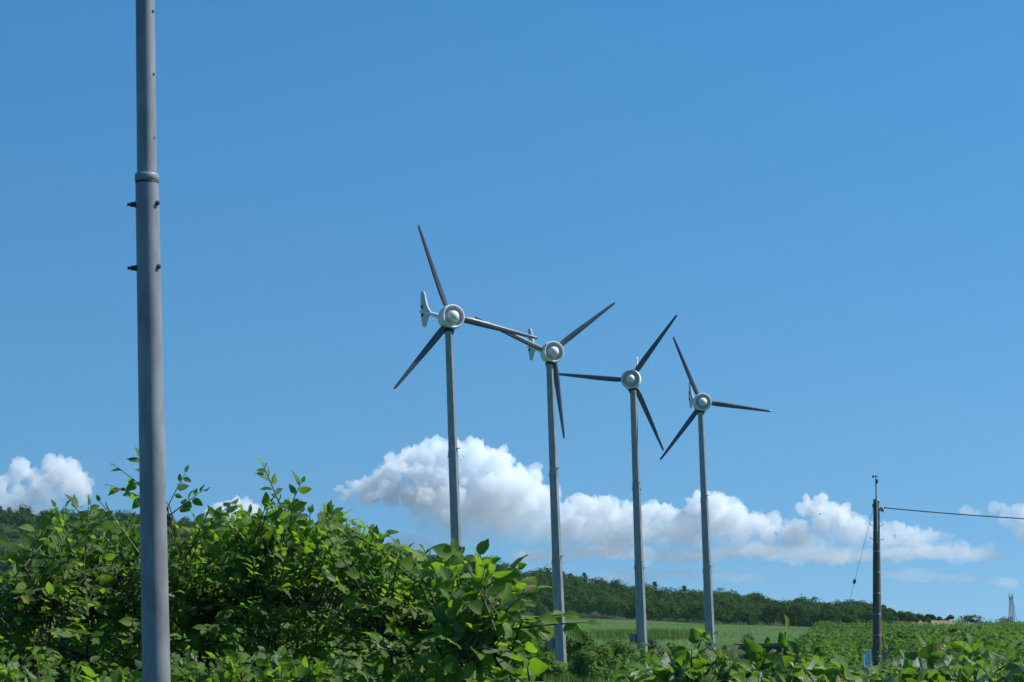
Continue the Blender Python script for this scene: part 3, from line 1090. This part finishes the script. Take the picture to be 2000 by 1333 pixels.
def grow_twig(r, kind, leaves, wood, a, b, n_leaf, size, start=0.25, bend=0.06, rad=0.006, spread=1.0, flip=0.10, gravity=0.0):
    """a bent twig from a to b with leaves in two rows"""
    d = b - a
    L = d.length
    side = d.cross(Vector((0, 0, 1)))
    if side.length < 1e-3:
        side = Vector((1, 0, 0))
    side.normalize()
    mid = (a + b) / 2 + Vector((0, 0, L * bend)) + side * r.uniform(-0.05, 0.05) * L
    pts = []
    for k in range(6):
        t = k / 5
        pts.append(a * (1 - t) ** 2 + mid * 2 * t * (1 - t) + b * t * t)
    wood.tube(pts, [rad, rad * 0.9, rad * 0.8, rad * 0.65, rad * 0.5, rad * 0.35], 5, False)
    for i in range(n_leaf):
        t = start + (1 - start) * (i + 0.5 * r.random()) / max(1, n_leaf - 0.5)
        t = min(t, 1.0)
        p = a * (1 - t) ** 2 + mid * 2 * t * (1 - t) + b * t * t
        tn = (b - a).lerp((b - mid) * 2, 0.5).normalized()
        sgn = 1 if i % 2 else -1
        last = i == n_leaf - 1
        ang = (0.15 if last else math.radians(r.uniform(38, 75))) * sgn
        up = Vector((0, 0, 1))
        pl = (up - tn * up.dot(tn)) + Vector((0.25, -0.45, 0)) + rvec(r) * 0.22
        pl.normalize()
        ax = (Matrix.Rotation(ang, 3, pl) @ tn) + rvec(r) * 0.16
        ax.z -= gravity + r.uniform(0, 0.35)
        nrm = pl + rvec(r) * 0.30 * spread
        if r.random() < flip:
            nrm = -nrm + rvec(r) * 0.4
        s = size * r.uniform(0.52, 1.2) * (0.7 if last else 1.0)
        leaves.append((r.randrange(8), leaf_matrix(p, ax, nrm, s)))


def shrub(name, label, cat, group, kind, Y, px0, px1, prof, n_twigs, size, seed, thick=1.4, explicit=(), top_pow=1.35, py_bot=1350, core_drop=0.75, n_leaf=(8, 13), twig=(0.40, 0.75),
          stems=5, gravity=0.0, flip=0.10, ground=None):
    r = random.Random(seed)
    leaves, wood = [], MB()
    bx = P((px0 + px1) / 2, HOR, Y).x
    g = tz(bx, Y) if ground is None else ground
    base = Vector((bx, Y, g))
    xs = [p[0] for p in prof]
    ysv = [p[1] for p in prof]
    nodes = []
    for k in range(stems):
        t = (k + 0.5) / stems
        px = px0 + (px1 - px0) * (0.12 + 0.76 * t) + r.uniform(-20, 20)
        ztop = P(px, np.interp(px, xs, ysv), Y).z
        y = Y + r.uniform(-0.45, 0.45) * thick
        h = max(0.3, (ztop - g) * core_drop)
        e = Vector((P(px, HOR, Y).x, y, g + h))
        b0 = base + Vector(((k - stems / 2) * 0.07, r.uniform(-0.1, 0.1), -0.05))
        mid = b0.lerp(e, 0.5) + Vector((0, 0, 0.2 * h))
        pts = [b0 * (1 - t2) ** 2 + mid * 2 * t2 * (1 - t2) + e * t2 * t2 for t2 in (0, .2, .4, .6, .8, 1)]
        wood.tube(pts, [0.020, 0.018, 0.015, 0.012, 0.010, 0.007], 6, False)
        nodes += pts[2:]
    for k in range(n_twigs):
        px = px0 + (px1 - px0) * r.random()
        top = np.interp(px, xs, ysv)
        py = top + 6 + (py_bot - top) * (r.random() ** top_pow)
        y = Y + r.uniform(-1, 1) * thick * (0.55 + 0.45 * (py - top) / max(1, py_bot - top))
        tip = P(px, py, Y)
        tip.y = y
        near = min(nodes, key=lambda q: (q - tip).length * (1.0 if q.z < tip.z + 0.1 else 1.8))
        d = (tip - near)
        if d.length < 0.15:
            d = Vector((r.uniform(-1, 1), r.uniform(-1, 0.3), 0.5))
        d = d.normalized() + Vector((0, 0, 0.12)) + rvec(r) * 0.25
        d.z *= 0.75
        d.normalize()
        L = min(r.uniform(*twig), max(0.22, (tip - near).length))
        a = tip - d * L
        grow_twig(r, kind, leaves, wood, a, tip, r.randint(*n_leaf), size, gravity=gravity, flip=flip)
        if (a - near).length > 0.05:
            m2 = (a + near) / 2 + Vector((0, 0, -0.04))
            wood.tube([near, m2, a], [0.005, 0.004, 0.004], 5, False)
    for (pa, pb, nl, sc, rad) in explicit:
        a = P(pa[0], pa[1], Y + (pa[2] if len(pa) > 2 else 0))
        b = P(pb[0], pb[1], Y + (pb[2] if len(pb) > 2 else 0))
        grow_twig(r, kind, leaves, wood, a, b, nl, sc, start=0.30, bend=0.03, rad=rad, flip=0.06)
        near = min(nodes, key=lambda q: (q - a).length)
        wood.tube([near, (a + near) / 2 + Vector((0, 0, -0.03)), a], [rad * 1.4, rad * 1.2, rad], 5, False)
    ALL_SHRUBS.append(dict(name=name, label=label, cat=cat, group=group, kind=kind, base=base, leaves=leaves, wood=wood))


PROF_L = [(-160, 1150), (-60, 1140), (0, 1125), (30, 1090), (60, 1055), (100, 1010), (140, 985), (200, 985), (240, 1010), (300, 1010), (400, 1010), (450, 992), (500, 985), (560, 985),
          (640, 992), (690, 1008), (740, 1034), (790, 1064), (850, 1072), (890, 1066), (960, 1082), (1000, 1115), (1030, 1160), (1050, 1230), (1075, 1340)]
G_L = 'leafy shrubs along the left foreground'
PROF_E = [(830, 1095), (890, 1078), (960, 1086), (1000, 1104), (1030, 1140), (1050, 1180), (1065, 1250), (1075, 1345)]
shrub('leafy_shrub', 'tall leafy shrub left of the thick grey foreground post', 'shrub', G_L, 'shrub', 14.0, -120, 250, PROF_L, 300, 0.098, 11,
      explicit=[((250, 1100), (140, 985), 8, 0.13, 0.008), ((270, 1080), (195, 980), 8, 0.13, 0.008), ((180, 1110), (70, 1045), 8, 0.13, 0.008), ((190, 1060), (90, 1000), 7, 0.13, 0.008)])
shrub('leafy_shrub', 'leafy shrub right behind the foreground post with sprigs above it', 'shrub', G_L, 'shrub', 14.6, 220, 480, PROF_L, 270, 0.096, 12,
      explicit=[((330, 1030), (272, 893), 9, 0.115, 0.007), ((320, 990), (214, 948), 8, 0.10, 0.005), ((325, 990), (218, 905), 5, 0.10, 0.005), ((328, 1010), (398, 957), 9, 0.11, 0.005),
                ((330, 985), (362, 925), 6, 0.09, 0.004), ((335, 1120), (328, 985), 2, 0.08, 0.008), ((400, 1080), (455, 985), 9, 0.11, 0.006)])
shrub('leafy_shrub', 'leafy shrub in the middle with two tall sprigs against the sky', 'shrub', G_L, 'shrub', 14.2, 440, 680, PROF_L, 285, 0.098, 13,
      explicit=[((560, 1020), (512, 905), 10, 0.115, 0.007), ((550, 1030), (590, 940), 7, 0.125, 0.006), ((570, 1080), (680, 1000), 8, 0.12, 0.006), ((600, 1060), (655, 1000), 7, 0.125, 0.006)])
shrub('leafy_shrub', 'leafy shrub sloping down in front of the leftmost turbine tower', 'shrub', G_L, 'shrub', 13.2, 640, 960, PROF_L, 330, 0.099, 14,
      explicit=[((690, 1090), (750, 1045), 8, 0.125, 0.006), ((700, 1100), (800, 1080), 6, 0.13, 0.006), ((760, 1150), (830, 1085), 6, 0.13, 0.006)])
shrub('leafy_shrub', 'big leaved shrub at the right end of the left thicket', 'shrub', G_L, 'broad', 11.6, 850, 1045, PROF_E, 80, 0.122, 15, thick=0.8, n_leaf=(6, 9), stems=4,
      explicit=[((870, 1270), (935, 1085), 10, 0.145, 0.009), ((930, 1160), (1010, 1110), 7, 0.15, 0.007), ((960, 1235), (1148, 1216), 7, 0.135, 0.007), ((940, 1200), (1045, 1150), 6, 0.15, 0.007),
                ((900, 1180), (885, 1074), 7, 0.14, 0.007), ((1020, 1212), (1108, 1200), 3, 0.17, 0.006), ((850, 1180), (800, 1084), 8, 0.12, 0.006)])
# lower front growth and a darker second row behind
PROF_F = [(-160, 1265), (0, 1262), (100, 1290), (200, 1315), (340, 1262), (500, 1262), (640, 1285), (800, 1300), (960, 1300), (1040, 1320), (1100, 1340)]
shrub('low_shrub', 'low leafy shrub at the bottom left corner', 'shrub', G_L, 'shrub', 11.8, -100, 330, PROF_F, 60, 0.098, 21, thick=0.7, ground=0.0, stems=4)
shrub('low_shrub', 'low leafy shrub at the bottom edge right of the foreground post', 'shrub', G_L, 'shrub', 11.8, 320, 700, PROF_F, 70, 0.098, 22, thick=0.7, ground=0.0, stems=4)
shrub('low_shrub', 'low leafy shrub at the bottom edge under the big leaved shrub', 'shrub', G_L, 'shrub', 11.8, 660, 1010, PROF_F, 50, 0.098, 23, thick=0.6, ground=0.0, stems=4)
PROF_B = [(x, y + 48) for x, y in PROF_L]
for i, (a, b, lab) in enumerate(((-140, 300, 'shaded leafy shrub standing behind the tall shrub at far left'), (260, 640, 'shaded leafy shrub standing behind the middle sprigs'),
                                 (600, 960, 'shaded leafy shrub standing behind the sloping shrub by the first tower'))):
    shrub('back_shrub', lab, 'shrub', G_L, 'shrub', 17.4, a, b, PROF_B, 220, 0.120, 31 + i, thick=1.0, top_pow=0.9)

# right foreground weeds with large leaves
PROF_R = [(1180, 1345), (1230, 1320), (1270, 1295), (1310, 1285), (1345, 1252), (1385, 1248), (1420, 1276), (1445, 1300), (1490, 1300), (1510, 1270), (1535, 1246), (1562, 1266), (1600, 1304), (1640, 1306),
          (1690, 1322), (1720, 1314), (1760, 1292), (1800, 1275), (1850, 1282), (1895, 1262), (1940, 1276), (1980, 1285), (2050, 1280), (2100, 1285)]
G_R = 'large leaved weeds along the right foreground'
W_EX = {0: [((1330, 1340), (1372, 1246), 5, 0.138, 0.008), ((1300, 1345), (1255, 1310), 4, 0.138, 0.007), ((1420, 1310), (1385, 1256), 4, 0.129, 0.006)],
        1: [((1530, 1345), (1534, 1234), 6, 0.138, 0.009), ((1540, 1300), (1575, 1318), 3, 0.146, 0.006), ((1480, 1330), (1500, 1265), 4, 0.138, 0.007)],
        2: [((1660, 1345), (1640, 1306), 4, 0.15, 0.007)], 3: [((1790, 1340), (1795, 1280), 5, 0.138, 0.007), ((1780, 1330), (1830, 1290), 4, 0.129, 0.007)],
        4: [((1900, 1340), (1898, 1265), 5, 0.138, 0.008), ((1920, 1330), (1980, 1290), 5, 0.129, 0.007)]}
RW = [(1190, 1440, 'large leaved weed plant in front of the two right turbine feet'), (1400, 1610, 'large leaved weed plant with curled leaves in front of the low shed'),
      (1570, 1760, 'large leaved weed plant in front of the blue notice board'), (1720, 1880, 'large leaved weed plant at the bottom right of the utility pole'),
      (1840, 2060, 'large leaved weed plant at the bottom right corner')]
for i, (a, b, lab) in enumerate(RW):
    shrub('broadleaf_weed', lab, 'plant', G_R, 'weed', 10.2 + 0.3 * (i % 3), a, b, PROF_R, 60, 0.112, 41 + i, thick=0.7, explicit=W_EX[i], top_pow=1.2, n_leaf=(5, 8), twig=(0.22, 0.42),
          stems=4, gravity=0.25, flip=0.26, core_drop=0.8)
PROF_R2 = [(1150, 1345), (1260, 1318), (1400, 1300), (1560, 1300), (1620, 1300), (1650, 1310), (1680, 1318), (1710, 1318), (1740, 1300), (1820, 1272), (1880, 1268), (1950, 1272), (2080, 1275)]
for i, (a, b, lab) in enumerate(((1560, 1790, 'smaller leaved weed patch just behind the weeds at the pole foot'), (1760, 2070, 'smaller leaved weed patch behind the bottom right corner plants'),
                                 (1200, 1460, 'smaller leaved weed patch between the third tower foot and the foreground weeds'))):
    shrub('weed_patch', lab, 'plant', G_R, 'weed', 17.0, a, b, PROF_R2, 95, 0.12, 51 + i, thick=1.8, top_pow=1.1, n_leaf=(6, 9), twig=(0.3, 0.6), stems=5, gravity=0.15, flip=0.24)

# which leaves show largest: coarse depth buffer at half photo size
ZW, ZH = 1000, 668
zbuf = np.full((ZH, ZW), 1e9, dtype=np.float32)
ibuf = np.full((ZH, ZW), -1, dtype=np.int32)
flat = [(si, li) for si, s in enumerate(ALL_SHRUBS) for li in range(len(s['leaves']))]
outline = [3, 6, 9, 12, 15, 18, 17, 14, 11, 8, 5, 2]
outl = [0, 3, 6, 9, 12, 15, 18, 20, 17, 14, 11, 8, 5, 2]
for gi, (si, li) in enumerate(flat):
    s = ALL_SHRUBS[si]
    var, m = s['leaves'][li]
    V = LEAVES[s['kind']][var][0][outl]
    Wp = V @ m[:3, :3].T + m[:3, 3]
    wy = Wp[:, 1]
    wx, wz = Wp[:, 0] / wy * F, (Wp[:, 2] - EYE) / wy * F
    u = (wx * CR - wz * SR + 1000) / 2
    v = (HOR - (wx * SR + wz * CR)) / 2
    u0, u1, v0, v1 = int(max(0, u.min())), int(min(ZW - 1, u.max() + 1)), int(max(0, v.min())), int(min(ZH - 1, v.max() + 1))
    if u1 <= u0 or v1 <= v0:
        continue
    gx, gy = np.meshgrid(np.arange(u0, u1 + 1), np.arange(v0, v1 + 1))
    inside = np.zeros(gx.shape, dtype=bool)
    nn = len(u)
    for k in range(nn):
        x0, y0, x1, y1 = u[k], v[k], u[(k + 1) % nn], v[(k + 1) % nn]
        if y0 == y1:
            continue
        cr = ((y0 > gy) != (y1 > gy)) & (gx < (x1 - x0) * (gy - y0) / (y1 - y0) + x0)
        inside ^= cr
    dep = float(wy.mean())
    sub = zbuf[v0:v1 + 1, u0:u1 + 1]
    hit = inside & (sub > dep)
    sub[hit] = dep
    ibuf[v0:v1 + 1, u0:u1 + 1][hit] = gi
seen = np.bincount(ibuf[ibuf >= 0].ravel(), minlength=len(flat))

start = 0
for s in ALL_SHRUBS:
    n = len(s['leaves'])
    cnt = seen[start:start + n]
    start += n
    order = np.argsort(-cnt)
    pick = [i for i in order[:280] if cnt[i] >= 14]
    pset = set(pick)
    root = empty(s['name'], s['base'])
    tag(root, s['label'], s['cat'], s['group'])
    O = s['base']
    s['wood'].build('stems', M['twig'], root, O)
    Ti = Matrix.Translation(-O)
    for i in pick:
        var, m = s['leaves'][i]
        o = bpy.data.objects.new('leaf', LEAF_ME[(s['kind'], var)])
        COL.objects.link(o)
        o.parent = root
        o.matrix_basis = Ti @ Matrix(m.tolist())
    rest = [s['leaves'][i] for i in range(n) if i not in pset]
    if rest:
        o = link('foliage', joined_leaves(s['kind'], rest), M['weed_leaf' if s['kind'] == 'weed' else 'leaf'], root, O)
        tag(o, kind='stuff')
    s['n'] = (n, len(pick))


# ------------------------------------------------------------------ small-leaf masses (numpy)
def quads(C, A, B, tint):
    """centres, half axes (n,3)"""
    n = len(C)
    V = np.stack([C - A, C - B * 0.8 + A * 0.1, C + A, C + B * 0.8 + A * 0.1], 1).reshape(-1, 3)
    Fq = np.arange(n * 4).reshape(n, 4)
    return V, Fq, tint


def rand_dirs(n):
    v = RNG.normal(size=(n, 3))
    return v / np.linalg.norm(v, axis=1, keepdims=True)


def leaf_cloud(C, outward, size, tint, up_bias=0.5):
    n = len(C)
    nrm = outward * 1.1 + rand_dirs(n) * 0.6 + np.array([0, 0, up_bias])
    nrm /= np.linalg.norm(nrm, axis=1, keepdims=True)
    a = np.cross(nrm, rand_dirs(n))
    a /= np.linalg.norm(a, axis=1, keepdims=True)
    b = np.cross(nrm, a)
    s = size * RNG.uniform(0.6, 1.3, size=(n, 1))
    return quads(C, a * s, b * s * 0.62, tint)


def crown_points(n, c, rad, seed_off, lump=0.28):
    """points in a lumpy shell round c (rad: 3 radii)"""
    d = rand_dirs(n)
    f = lump * (np.sin(d[:, 0] * 5 + seed_off) * np.sin(d[:, 1] * 4.3 + seed_off * 1.7) + np.sin(d[:, 2] * 6.1 + seed_off * 2.3) * 0.6)
    rr = (0.55 + 0.45 * RNG.random(n) ** 0.5) * (1 + f)
    return c + d * rr[:, None] * np.array(rad), d


def forest():
    Vs, Fs, Ts, b = [], [], [], 0
    # tree positions on the hillside, denser at the front edge and the ridge
    pos = []
    for px in np.arange(-150, 1850, 15.0):
        for Y in np.linspace(327, 464, 15):
            Yj = Y + RNG.uniform(-6, 6)
            pxj = px + RNG.uniform(-14, 14)
            if pxj < 940 and Yj < 400 and RNG.random() < 0.6:
                continue
            if RNG.random() < (0.42 if pxj < 1650 else 0.1):
                continue
            pos.append(((pxj - 1000) / F * Yj, Yj, pxj))
    for (x, y, px) in pos:
        g = tz(x, y)
        fade = np.interp(px, [1500, 1680, 1760, 1850], [1.0, 0.85, 0.5, 0.25])
        r = RNG.uniform(1.2, 2.7) * fade
        h = RNG.uniform(0.95, 1.3) * r
        tone = np.clip(RNG.normal(0.5, 0.22), 0.02, 0.95)
        # a crown is a heap of rounded leaf clumps
        k = RNG.integers(5, 9)
        for q in range(k):
            dd = RNG.normal(size=3)
            dd /= np.linalg.norm(dd)
            dd[2] = abs(dd[2]) * 0.9 - 0.25
            c = np.array([x, y, g + r * 0.75]) + dd * np.array([r, r, h]) * 0.62
            rr = r * RNG.uniform(0.38, 0.6)
            n = int(46 + 26 * rr)
            C, d = crown_points(n, c, (rr, rr, rr * 0.85), RNG.uniform(0, 20), 0.2)
            C[:, 2] = np.maximum(C[:, 2], g + 0.05)
            t = np.clip(tone + RNG.normal(0, 0.10, n), 0.02, 0.98)
            V, Fq, T = leaf_cloud(C, d, 0.17 + 0.06 * rr, t, 0.25)
            Vs.append(V); Fs.append(Fq + b); Ts.append(T); b += len(V)
    me = np_mesh('forest', np.concatenate(Vs), np.concatenate(Fs), None, np.concatenate(Ts))
    o = link('forest', me, M['forest'])
    return tag(o, 'dense low green forest covering the hillside behind the field', 'forest', kind='stuff')


forest()


def small_tree(name, label, px, Y, h, w, mat, lean=0.0, cat='tree', group=None, n=500, leafsize=0.16, kindc='wind', sink=0.0, bare=0.35, py=None):
    x = P(px, HOR, Y).x
    g = tz(x, Y) - sink
    if py is not None:
        g = P(px, py, Y).z - h
    root = empty(name, (x, Y, g))
    O = root.location.copy()
    tag(root, label, cat, group)
    tr = MB()
    top = Vector((x + lean * h, Y, g + h))
    tr.tube([(x, Y, g - 1.0 if py is not None else g - 0.1), (x + lean * h * 0.3, Y, g + h * 0.5), top], [0.05 * h ** 0.6, 0.035 * h ** 0.6, 0.012], 6)
    Vs, Fs, Ts, b = [], [], [], 0
    tiers = 6 if kindc == 'wind' else 1
    for k in range(tiers):
        if kindc == 'wind':
            t = bare + (1 - bare) * (k + 0.3) / tiers
            c = np.array([x + lean * h * t * t + w * (0.5 + 0.4 * math.sin(k * 2.1)) * (1.1 - t) * (1 if lean >= 0 else -1), Y + RNG.uniform(-0.2, 0.2) * w, g + h * t])
            rad = (w * (1.15 - 0.7 * t), w * 0.5, h * 0.075)
            tr.tube([(x + lean * h * t * t * 0.8, Y, g + h * t - 0.15), tuple(c)], [0.03, 0.012], 4, False)
        else:
            c = np.array([x, Y, g + h * 0.5])
            rad = (w, w, h * 0.5)
        m = n // tiers
        C, d = crown_points(m, c, rad, RNG.uniform(0, 20), 0.3)
        T = np.clip(RNG.normal(0.5, 0.25, m), 0.02, 0.98)
        V, Fq, T = leaf_cloud(C, d, leafsize, T)
        Vs.append(V); Fs.append(Fq + b); Ts.append(T); b += len(V)
    tr.build('trunk', M['bark'], root, O)
    link('crown', np_mesh('crown', np.concatenate(Vs), np.concatenate(Fs), None, np.concatenate(Ts)), mat, root, O)
    return root


G_W = 'windswept trees on the hill ridge'
for (px, py, h, w, lean, lab) in ((1150, 1124, 2.6, 0.8, -0.35, 'windswept dark tree on the ridge just right of the second tower'),
                                  (1107, 1122, 2.2, 0.7, -0.3, 'windswept dark tree on the ridge just right behind the second tower'),
                                  (1076, 1115, 2.2, 0.7, -0.3, 'windswept dark tree on the ridge just left of the second tower'),
                                  (1284, 1142, 2.0, 0.9, -0.2, 'windswept dark tree on the ridge just right of the third tower'),
                                  (1120, 1126, 1.8, 0.7, -0.3, 'small leaning tree on the ridge between second and third towers'),
                                  (1340, 1150, 1.7, 0.8, -0.15, 'dark bushy tree on the ridge halfway between third and fourth towers'),
                                  (6, 994, 2.6, 0.9, -0.1, 'dark pine on the skyline at the left picture edge'),
                                  (24, 997, 2.3, 0.8, -0.1, 'second dark pine from the left edge on the skyline'),
                                  (48, 996, 2.5, 0.8, -0.1, 'dark pine on the left skyline next to the tall shrub'),
                                  (60, 999, 2.0, 0.8, -0.1, 'short dark pine on the left skyline touching the tall shrub')):
    small_tree('ridge_tree', lab, px, 452.0, h, w, M['conifer'], lean, group=G_W, n=420, leafsize=0.13, py=py - 6)

small_tree('dark_shrub', 'round dark green shrub behind the curled weed leaves right of the shed', 1580, 112, 1.25, 0.8, M['dark_shrub'], 0, 'shrub', n=2200, leafsize=0.055, kindc='round')
small_tree('dark_shrub', 'small shrub growing behind the left end of the shed roof', 1461, 122, 1.05, 0.40, M['dark_shrub'], 0, 'shrub', n=900, leafsize=0.06, kindc='round')
small_tree('dark_shrub', 'dark vine covered stump right of the third turbine foot', 1272, 92, 1.12, 0.36, M['dark_shrub'], 0, 'shrub', n=1400, leafsize=0.05, kindc='round')
small_tree('dark_shrub', 'dark bush at the foot of the distant lattice mast', 1966, 560, 3.0, 2.2, M['conifer'], 0, 'shrub', n=900, leafsize=0.3, kindc='round')
small_tree('dark_shrub', 'lone rounded bush on the low rise right of the bare earth', 1898, 380, 2.2, 2.0, M['forest'], 0, 'shrub', n=700, leafsize=0.22, kindc='round')

# mid-distance shrubs round the second tower foot
G_M = 'fine leaved shrubs around the turbine feet'
for (px, Y, h, w, n, lab) in ((985, 74, 1.95, 1.3, 5200, 'fine leaved green shrub beneath the big leaved shrub tips'),
                              (1040, 84, 2.05, 1.1, 5200, 'fine leaved green shrub left of the second tower foot'),
                              (1128, 86, 1.75, 0.75, 4200, 'fine leaved green shrub right of the second tower foot'),
                              (1165, 78, 1.05, 0.8, 3800, 'low fine leaved shrub between second and third tower feet'),
                              (1205, 84, 1.15, 0.75, 3800, 'low fine leaved shrub just left of the third tower foot'),
                              (1060, 70, 0.8, 0.8, 3000, 'low bright shrub in front of the second tower foot at left'),
                              (1000, 88, 2.3, 1.2, 4200, 'taller green shrub behind the shrubs left of the second tower'),
                              (1145, 68, 0.9, 0.55, 2600, 'dark low shrub in front between the second and third towers')):
    small_tree('field_shrub', lab, px, Y, h, w, M['scrub'], 0, 'shrub', G_M, n=int(n * 0.75), leafsize=0.072, kindc='round')


def scrub_mass():
    """waist-high tangle of leafy weeds beyond the foreground"""
    Cs, Os, Ss, Ts = [], [], [], []

    def clump(x, y, h, w, n, size, tint):
        g = tz(x, y)
        C, d = crown_points(n, np.array([x, y, g + h * 0.5]), (w, w, h * 0.5), RNG.uniform(0, 20), 0.35)
        Cs.append(C); Os.append(d); Ss.append(np.full((n, 1), size)); Ts.append(np.clip(tint + RNG.normal(0, 0.16, n), 0.02, 0.98))
    for _ in range(1000):
        Y = 24 + 110 * RNG.random() ** 1.1
        px = RNG.uniform(1230, 2060)
        if px < 1430 and Y > 60:
            continue
        if px < 1560 and Y > 70 and RNG.random() < 0.75:
            continue
        x = (px - 1000) / F * Y
        row = RNG.uniform(6, 32) * (1 if Y > 45 else 1.6)
        if (1652 < px < 1748 and Y < 84) or (1590 < px < 1790 and Y < 52):
            row = RNG.uniform(95, 120)
        if 1415 < px < 1575:
            row = RNG.uniform(70, 95)
        top = EYE - row / F * Y
        if px < 1560:
            top -= 0.25
        h = top - tz(x, Y)
        if h < 0.12:
            continue
        h = min(h, 1.5)
        clump(x, Y, h, RNG.uniform(0.35, 0.8), int(150), 0.062 + 0.0003 * Y, RNG.uniform(0.25, 0.85))
    for _ in range(420):     # farther scrub towards the low rise
        Y = RNG.uniform(135, 330)
        px = RNG.uniform(1600, 2080)
        x = (px - 1000) / F * Y
        if Y > 285 and 1780 < px < 1870:
            continue
        clump(x, Y, RNG.uniform(0.5, 1.1), RNG.uniform(0.6, 1.5), 90, 0.12, RNG.uniform(0.15, 0.6))
    C, O, S, T = map(np.concatenate, (Cs, Os, Ss, Ts))
    n = len(C)
    nrm = O * 0.5 + rand_dirs(n) * 0.8 + np.array([0.1, -0.1, 0.5])
    nrm /= np.linalg.norm(nrm, axis=1, keepdims=True)
    a = np.cross(nrm, rand_dirs(n))
    a /= np.linalg.norm(a, axis=1, keepdims=True)
    b = np.cross(nrm, a)
    s = S * RNG.uniform(0.7, 1.4, size=(n, 1))
    V, Fq, _ = quads(C, a * s, b * s * 0.65, T)
    o = link('scrub_cover', np_mesh('scrub_cover', V, Fq, None, T), M['scrub'])
    tag(o, 'waist high tangle of green weeds covering the ground on the right', 'scrub', kind='stuff')


scrub_mass()


def grass_mass():
    def blades(n, gen, h0, h1, wid, mat, name, lab):
        x, y = gen(n)
        z = terrain(x, y)
        h = RNG.uniform(h0, h1, n) * np.clip(y / 100, 0.8, 1.6)
        ang = RNG.uniform(0, math.pi, n)
        w = wid * np.clip(y / 90, 0.8, 3)
        lx, ly = RNG.normal(0, 0.3, n) * h, RNG.normal(0, 0.3, n) * h
        p0 = np.stack([x - np.cos(ang) * w, y - np.sin(ang) * w, z - 0.02], 1)
        p1 = np.stack([x + np.cos(ang) * w, y + np.sin(ang) * w, z - 0.02], 1)
        p2 = np.stack([x + lx, y + ly, z + h], 1)
        V = np.stack([p0, p1, p2], 1).reshape(-1, 3)
        o = link(name, np_mesh(name, V, np.arange(n * 3).reshape(n, 3), None, RNG.random(n)), mat)
        tag(o, lab, 'grass', kind='stuff')

    def field(n):
        y = 92 + 230 * RNG.random(n) ** 1.3
        px = RNG.uniform(1080, 1760, n)
        return (px - 1000) / F * y, y
    blades(30000, field, 0.03, 0.09, 0.008, M['grass'], 'field_grass', 'smooth green grass of the open field behind the turbines')

    def verge(n):
        y = RNG.uniform(66, 112, n)
        px = RNG.uniform(1060, 1425, n)
        return (px - 1000) / F * y, y
    blades(16000, verge, 0.2, 0.48, 0.014, M['grass'], 'tall_grass', 'tall rough grass around the turbine feet')

    def strip(n):
        y = RNG.normal(175, 4, n)
        px = RNG.uniform(1120, 1330, n) + RNG.normal(0, 40, n)
        return (px - 1000) / F * y, y
    blades(5000, strip, 0.15, 0.5, 0.02, M['grass'], 'field_weeds', 'darker rough strip of weeds crossing the green field')

    def dry(n):
        c = np.array([(1130, 78), (1310, 92), (1420, 100), (1350, 86), (1640, 70), (1615, 62), (1240, 90)])
        k = RNG.integers(0, len(c), n)
        y = c[k, 1] + RNG.normal(0, 2.5, n)
        px = c[k, 0] + RNG.normal(0, 14, n)
        return (px - 1000) / F * y, y
    blades(1800, dry, 0.4, 0.95, 0.01, M['straw'], 'dry_grass', 'pale dry grass stems among the green weeds')


grass_mass()


# ------------------------------------------------------------------ air
def haze():
    b = MB()
    x0, x1, y0, y1, z0, z1 = -8500, 8500, -700, 5200, -3.0, 60.0
    b.box(((x0 + x1) / 2, (y0 + y1) / 2, (z0 + z1) / 2), (x1 - x0, y1 - y0, z1 - z0))
    o = b.build('haze', volume_mat('thin_air_haze', 0.00008, (0.55, 0.76, 0.95), 0.1))
    tag(o, kind='stuff')


haze()
